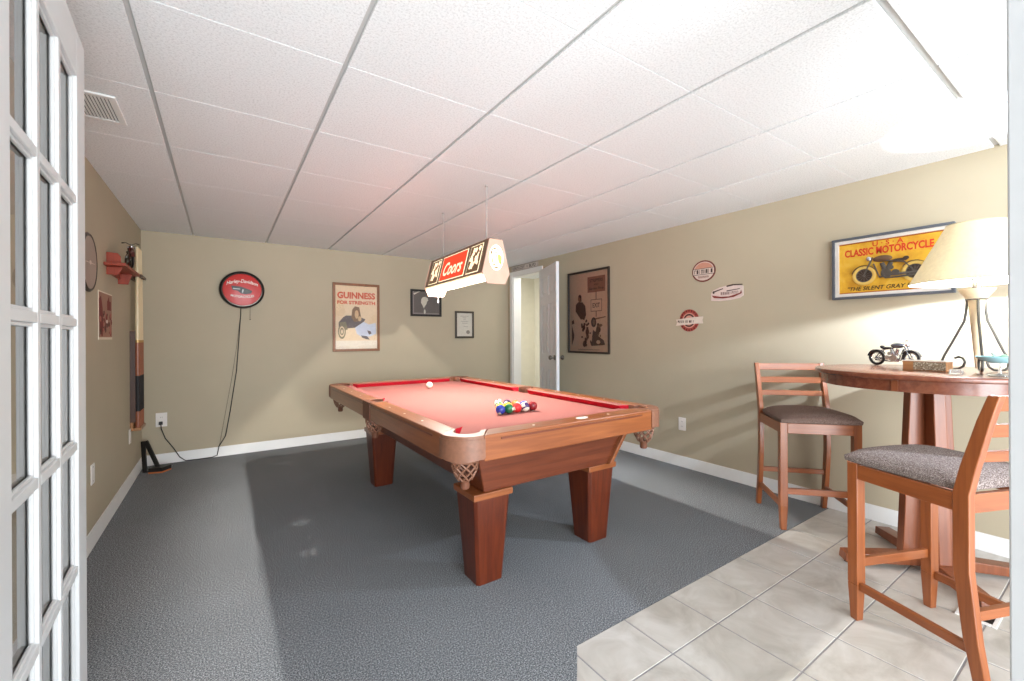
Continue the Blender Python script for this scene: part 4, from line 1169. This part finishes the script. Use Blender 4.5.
# left wall: round plaque and small red print
r = thing('round_wall_plaque', 'round dark rimmed plaque with a pale taupe face on the left wall', 'wall plaque', (XL, 3.270, 1.600), LEFT)
m = MB(); m.lathe([(0, 0), (.160, 0), (.164, .010), (.156, .018), (.146, .013), (0, .013)], 48); m.build('rim', plain('plaque_dark_rim', (58, 44, 36), .4), r)
m = MB(); m.lathe([(0, .0132), (.145, .0132), (.145, .016), (0, .0165)], 48); m.build('face', plain('plaque_face', (160, 142, 130), .4), r)
m = MB(); m.prism(ell(0, 0, .02, .012, 12), .0166, .018); m.flat([(-.10, -.004), (.10, .004), (.10, .0), (-.10, -.008)], .0168); m.build('centre_mark', pm('plaque_mark', (216, 200, 190)), r, smooth=False)
r = thing('unframed_print', 'small unframed red and brown motorcycle print with a white edge on the left wall', 'print', (XL, 3.722, 1.322), LEFT)
m = MB(); m.use(0).prism(rect(-.19, .19, -.15, .15), 0, .003); m.use(1).flat(rect(-.182, .182, -.135, .142), .003)
m.use(2).flat([(-.18, .10), (-.13, .12), (-.09, .05), (-.06, -.10), (-.16, -.10), (-.18, -.02)], .0034); m.flat(rect(.04, .15, .04, .10), .0034)
m.flat([(.05, .10), (.09, .13), (.10, .10)], .0034)
random.seed(14)
for k in range(50):
    px = random.uniform(-.15, .16); py = random.uniform(-.12, .02); s_ = random.uniform(.006, .022)
    m.use(random.choice((2, 2, 3, 4))).flat(ell(px, py, s_, s_, 8), .0036 + .00002 * k)
m.use(5).flat(ell(.02, -.035, .018, .012, 10), .0054)
m.build('print', [pm('print_edge', (226, 214, 194)), pm('print_ground', (160, 118, 98)), pm('print_red', (122, 40, 34)), pm('print_brown', (84, 40, 30)), pm('print_rose', (176, 100, 84)), pm('print_white', (226, 214, 204))], r, smooth=False)

# red wall shelf with its model motorcycle
r = thing('wall_shelf', 'red painted wooden wall shelf with bracket ends high on the left wall', 'wall shelf', (XL, 3.97, 1.655), LEFT)
m = MB(); m.box(-.29, .30, -.010, .010, 0, .105); m.build('shelf_board', M['redwood'], r, smooth=False, bevel=.003)
def bracket(x, hz0, hz1, nm='bracket'):
    m = MB()
    pts = [(.0, hz1), (.085, hz1 - .006), (.105, hz1 - .03), (.108, .012), (.1, -.02), (.082, hz0), (0, hz0)]
    X0 = Matrix(((0, 0, 1, x), (0, 1, 0, 0), (1, 0, 0, 0), (0, 0, 0, 1)))
    m.X = X0; m.prism([(p[0], p[1]) for p in pts if p[1] > .0121 or p[1] == .012], -.009, .009) if False else None
    up = [(0, .0102), (.072, .0102), (.068, hz1 - .02), (.055, hz1 - .004), (0, hz1)]
    dn = [(0, -.0102), (.078, -.0102), (.07, -.03), (.055, hz0), (0, hz0)]
    if hz1 > .02: m.prism(up, -.009, .009)
    m.prism(dn, -.009, .009)
    m.build(nm, M['redwood'], r, smooth=False, bevel=.002)
bracket(-.20, -.060, .085); bracket(.17, -.085, .0)
m = MB(); m.box(-.20, .28, -.05, -.0105, 0, .014); m.build('back_rail', M['redwood'], r, smooth=False, bevel=.003)
r = thing('model_motorcycle', 'dark model motorcycle with chrome headlights on the red wall shelf', 'model motorcycle', (XL + .075, 4.05, 1.666), (0, 0, R(90 + 14)))
motorcycle(r, .34, M['bkred'], M['bkmix'] if 'bkmix' in M else M['nickel'], M['bk'], squash=.8)

# cue rack with cues on the left wall
r = thing('cue_rack', 'dark wooden cue rack on the left wall beside the back corner', 'cue rack', (XL, 4.70, 0), LEFT)
dkw = wood('rack_dark_wood', (58, 34, 24), (88, 54, 38), 1, .4)
m = MB(); m.box(-.13, .13, 1.66, 1.72, 0, .02)
for k in range(4):
    x = -.09 + .06 * k; m.box(x - .03, x - .018, 1.68, 1.70, .02, .075)
m.box(.102, .114, 1.68, 1.70, .02, .075); m.box(-.13, .13, 1.68, 1.70, .066, .078)
m.build('top_clip', dkw, r, smooth=False, bevel=.003)
m = MB(); m.box(-.12, .12, .43, .50, 0, .02); m.box(-.12, .12, .43, .455, .02, .070); m.build('bottom_shelf', wood('rack_honey_wood', (140, 92, 54), (176, 126, 80), 0, .4), r, smooth=False, bevel=.004)
m = MB(); m.box(-.115, -.098, .50, 1.24, 0, .034); m.build('side_strip', dkw, r, smooth=False)
maple = wood('cue_maple', (214, 192, 150), (234, 216, 180), 2, .3); copper = plain('cue_copper_stain', (150, 88, 62), .3); wrap = plain('cue_black_wrap', (34, 32, 34), .7); ring = plain('cue_brass_ring', (186, 150, 92), .3, .6)
cuel = ['pale maple pool cue in the wall rack, nearest the red shelf', 'pool cue in the wall rack, second from the red shelf', 'pool cue in the wall rack, third from the red shelf', 'pool cue in the wall rack, nearest the back wall']
for k in range(4):
    y = 4.70 - .09 + .06 * k; x = XL + .046
    r = thing('pool_cue', cuel[k], 'pool cue', (x, y, .455), (0, 0, 0), 'pool cues in the wall rack')
    m = MB(); m.lathe([(.0155, .71), (.0135, 1.0), (.0095, 1.465), (.0095, 1.47), (0, 1.475)], 16); m.build('shaft', maple, r)
    m = MB(); m.lathe([(.0168, .69), (.0168, .71)], 16); m.build('joint_collar', ring, r)
    m = MB(); m.use(0).lathe([(.0175, 0), (.0175, .13)], 16); m.use(1).lathe([(.0176, .13), (.0176, .42)], 16); m.use(0).lathe([(.0172, .42), (.0165, .69)], 16)
    m.build('butt', [copper, wrap], r)

# black stand leaning in the corner
r = thing('folding_stand', 'black A-shaped stand with an orange edged foot on the carpet in the back left corner', 'stand', (-.545, 4.93, 0), (0, 0, R(-24)))
m = MB(); m.beam((-.03, 0, .0), (-.055, .02, .27), .034, .014, up=(0, 1, 0)); m.build('rear_bar', M['black'], r, smooth=False, bevel=.002)
m = MB(); m.beam((.075, 0, .035), (-.035, .02, .27), .034, .014, up=(0, 1, 0)); m.build('front_bar', M['black'], r, smooth=False, bevel=.002)
m = MB(); m.prism([(.03, -.06), (.13, -.05), (.15, .05), (.05, .06)], .012, .045); m.box(-.04, .04, -.015, .02, 0, .012); ft = m.build('foot_plate', M['black'], r, smooth=False, bevel=.002)
m = MB(); m.prism([(.03, -.06), (.13, -.05), (.15, .05), (.05, .06)], 0, .012); m.build('foot_edge', plain('orange_wood', (196, 112, 60), .5), ft, smooth=False)

# ------------------------------------------------------------------ switches and outlets
def outlet(label, loc, rot, w=.072, h=.115, kind=0):
    r = thing('wall_outlet' if kind == 0 else 'blank_plate', label, 'wall outlet' if kind == 0 else 'wall plate', loc, rot)
    m = MB(); m.prism(rect(-w / 2, w / 2, -h / 2, h / 2), 0, .006); m.build('cover_plate', M['plastic'], r, smooth=False, bevel=.003)
    if kind == 0:
        for s in (-1, 1):
            m = MB(); m.prism(ell(0, s * .022, .017, .014, 16), .006, .0075); q = m.build('socket', M['plastic'], r, smooth=False)
            m = MB(); m.prism(rect(-.007, -.005, s * .022 - .004, s * .022 + .006), .0075, .0078); m.prism(rect(.005, .007, s * .022 - .004, s * .022 + .006), .0075, .0078); m.build('slots', M['slot'], q, smooth=False)
    else:
        m = MB(); m.prism(ell(0, .04, .003, .003, 8), .006, .007); m.prism(ell(0, -.04, .003, .003, 8), .006, .007); m.build('screws', M['nickel'], r, smooth=False)
outlet('white double outlet with a black plug on the back wall near the left corner', (-.480, YB, .415), BACK, .085, .13)
outlet('white double outlet on the right wall beyond the pool table', (XR, 2.345, .385), RIGHT)
outlet('white blank plate low on the left wall beside the cue rack', (XL, 4.56, .395), LEFT, kind=1)
outlet('white blank plate low on the left wall nearest the glazed door', (XL, 3.37, .405), LEFT, kind=1)

# floor register in the tiles
r = thing('floor_register', 'white rimmed floor air register in the tiles behind the nearest stool', 'floor register', (2.69, .398, 0))
m = MB()
for a in (rect(-.14, .14, -.06, -.045), rect(-.14, .14, .045, .06), rect(-.14, -.122, -.045, .045), rect(.122, .14, -.045, .045)): m.prism(a, 0, .006)
m.build('register_frame', M['white'], r, smooth=False, bevel=.002)
m = MB(); m.prism(rect(-.122, .122, -.045, .045), .0004, .001); m.build('opening', M['black'], r, smooth=False)
for k in range(12):
    m = MB(); x = -.112 + .0204 * k; m.prism(rect(x - .003, x + .003, -.045, .045), .001, .004); m.build('slat', M['slot'], r, smooth=False)
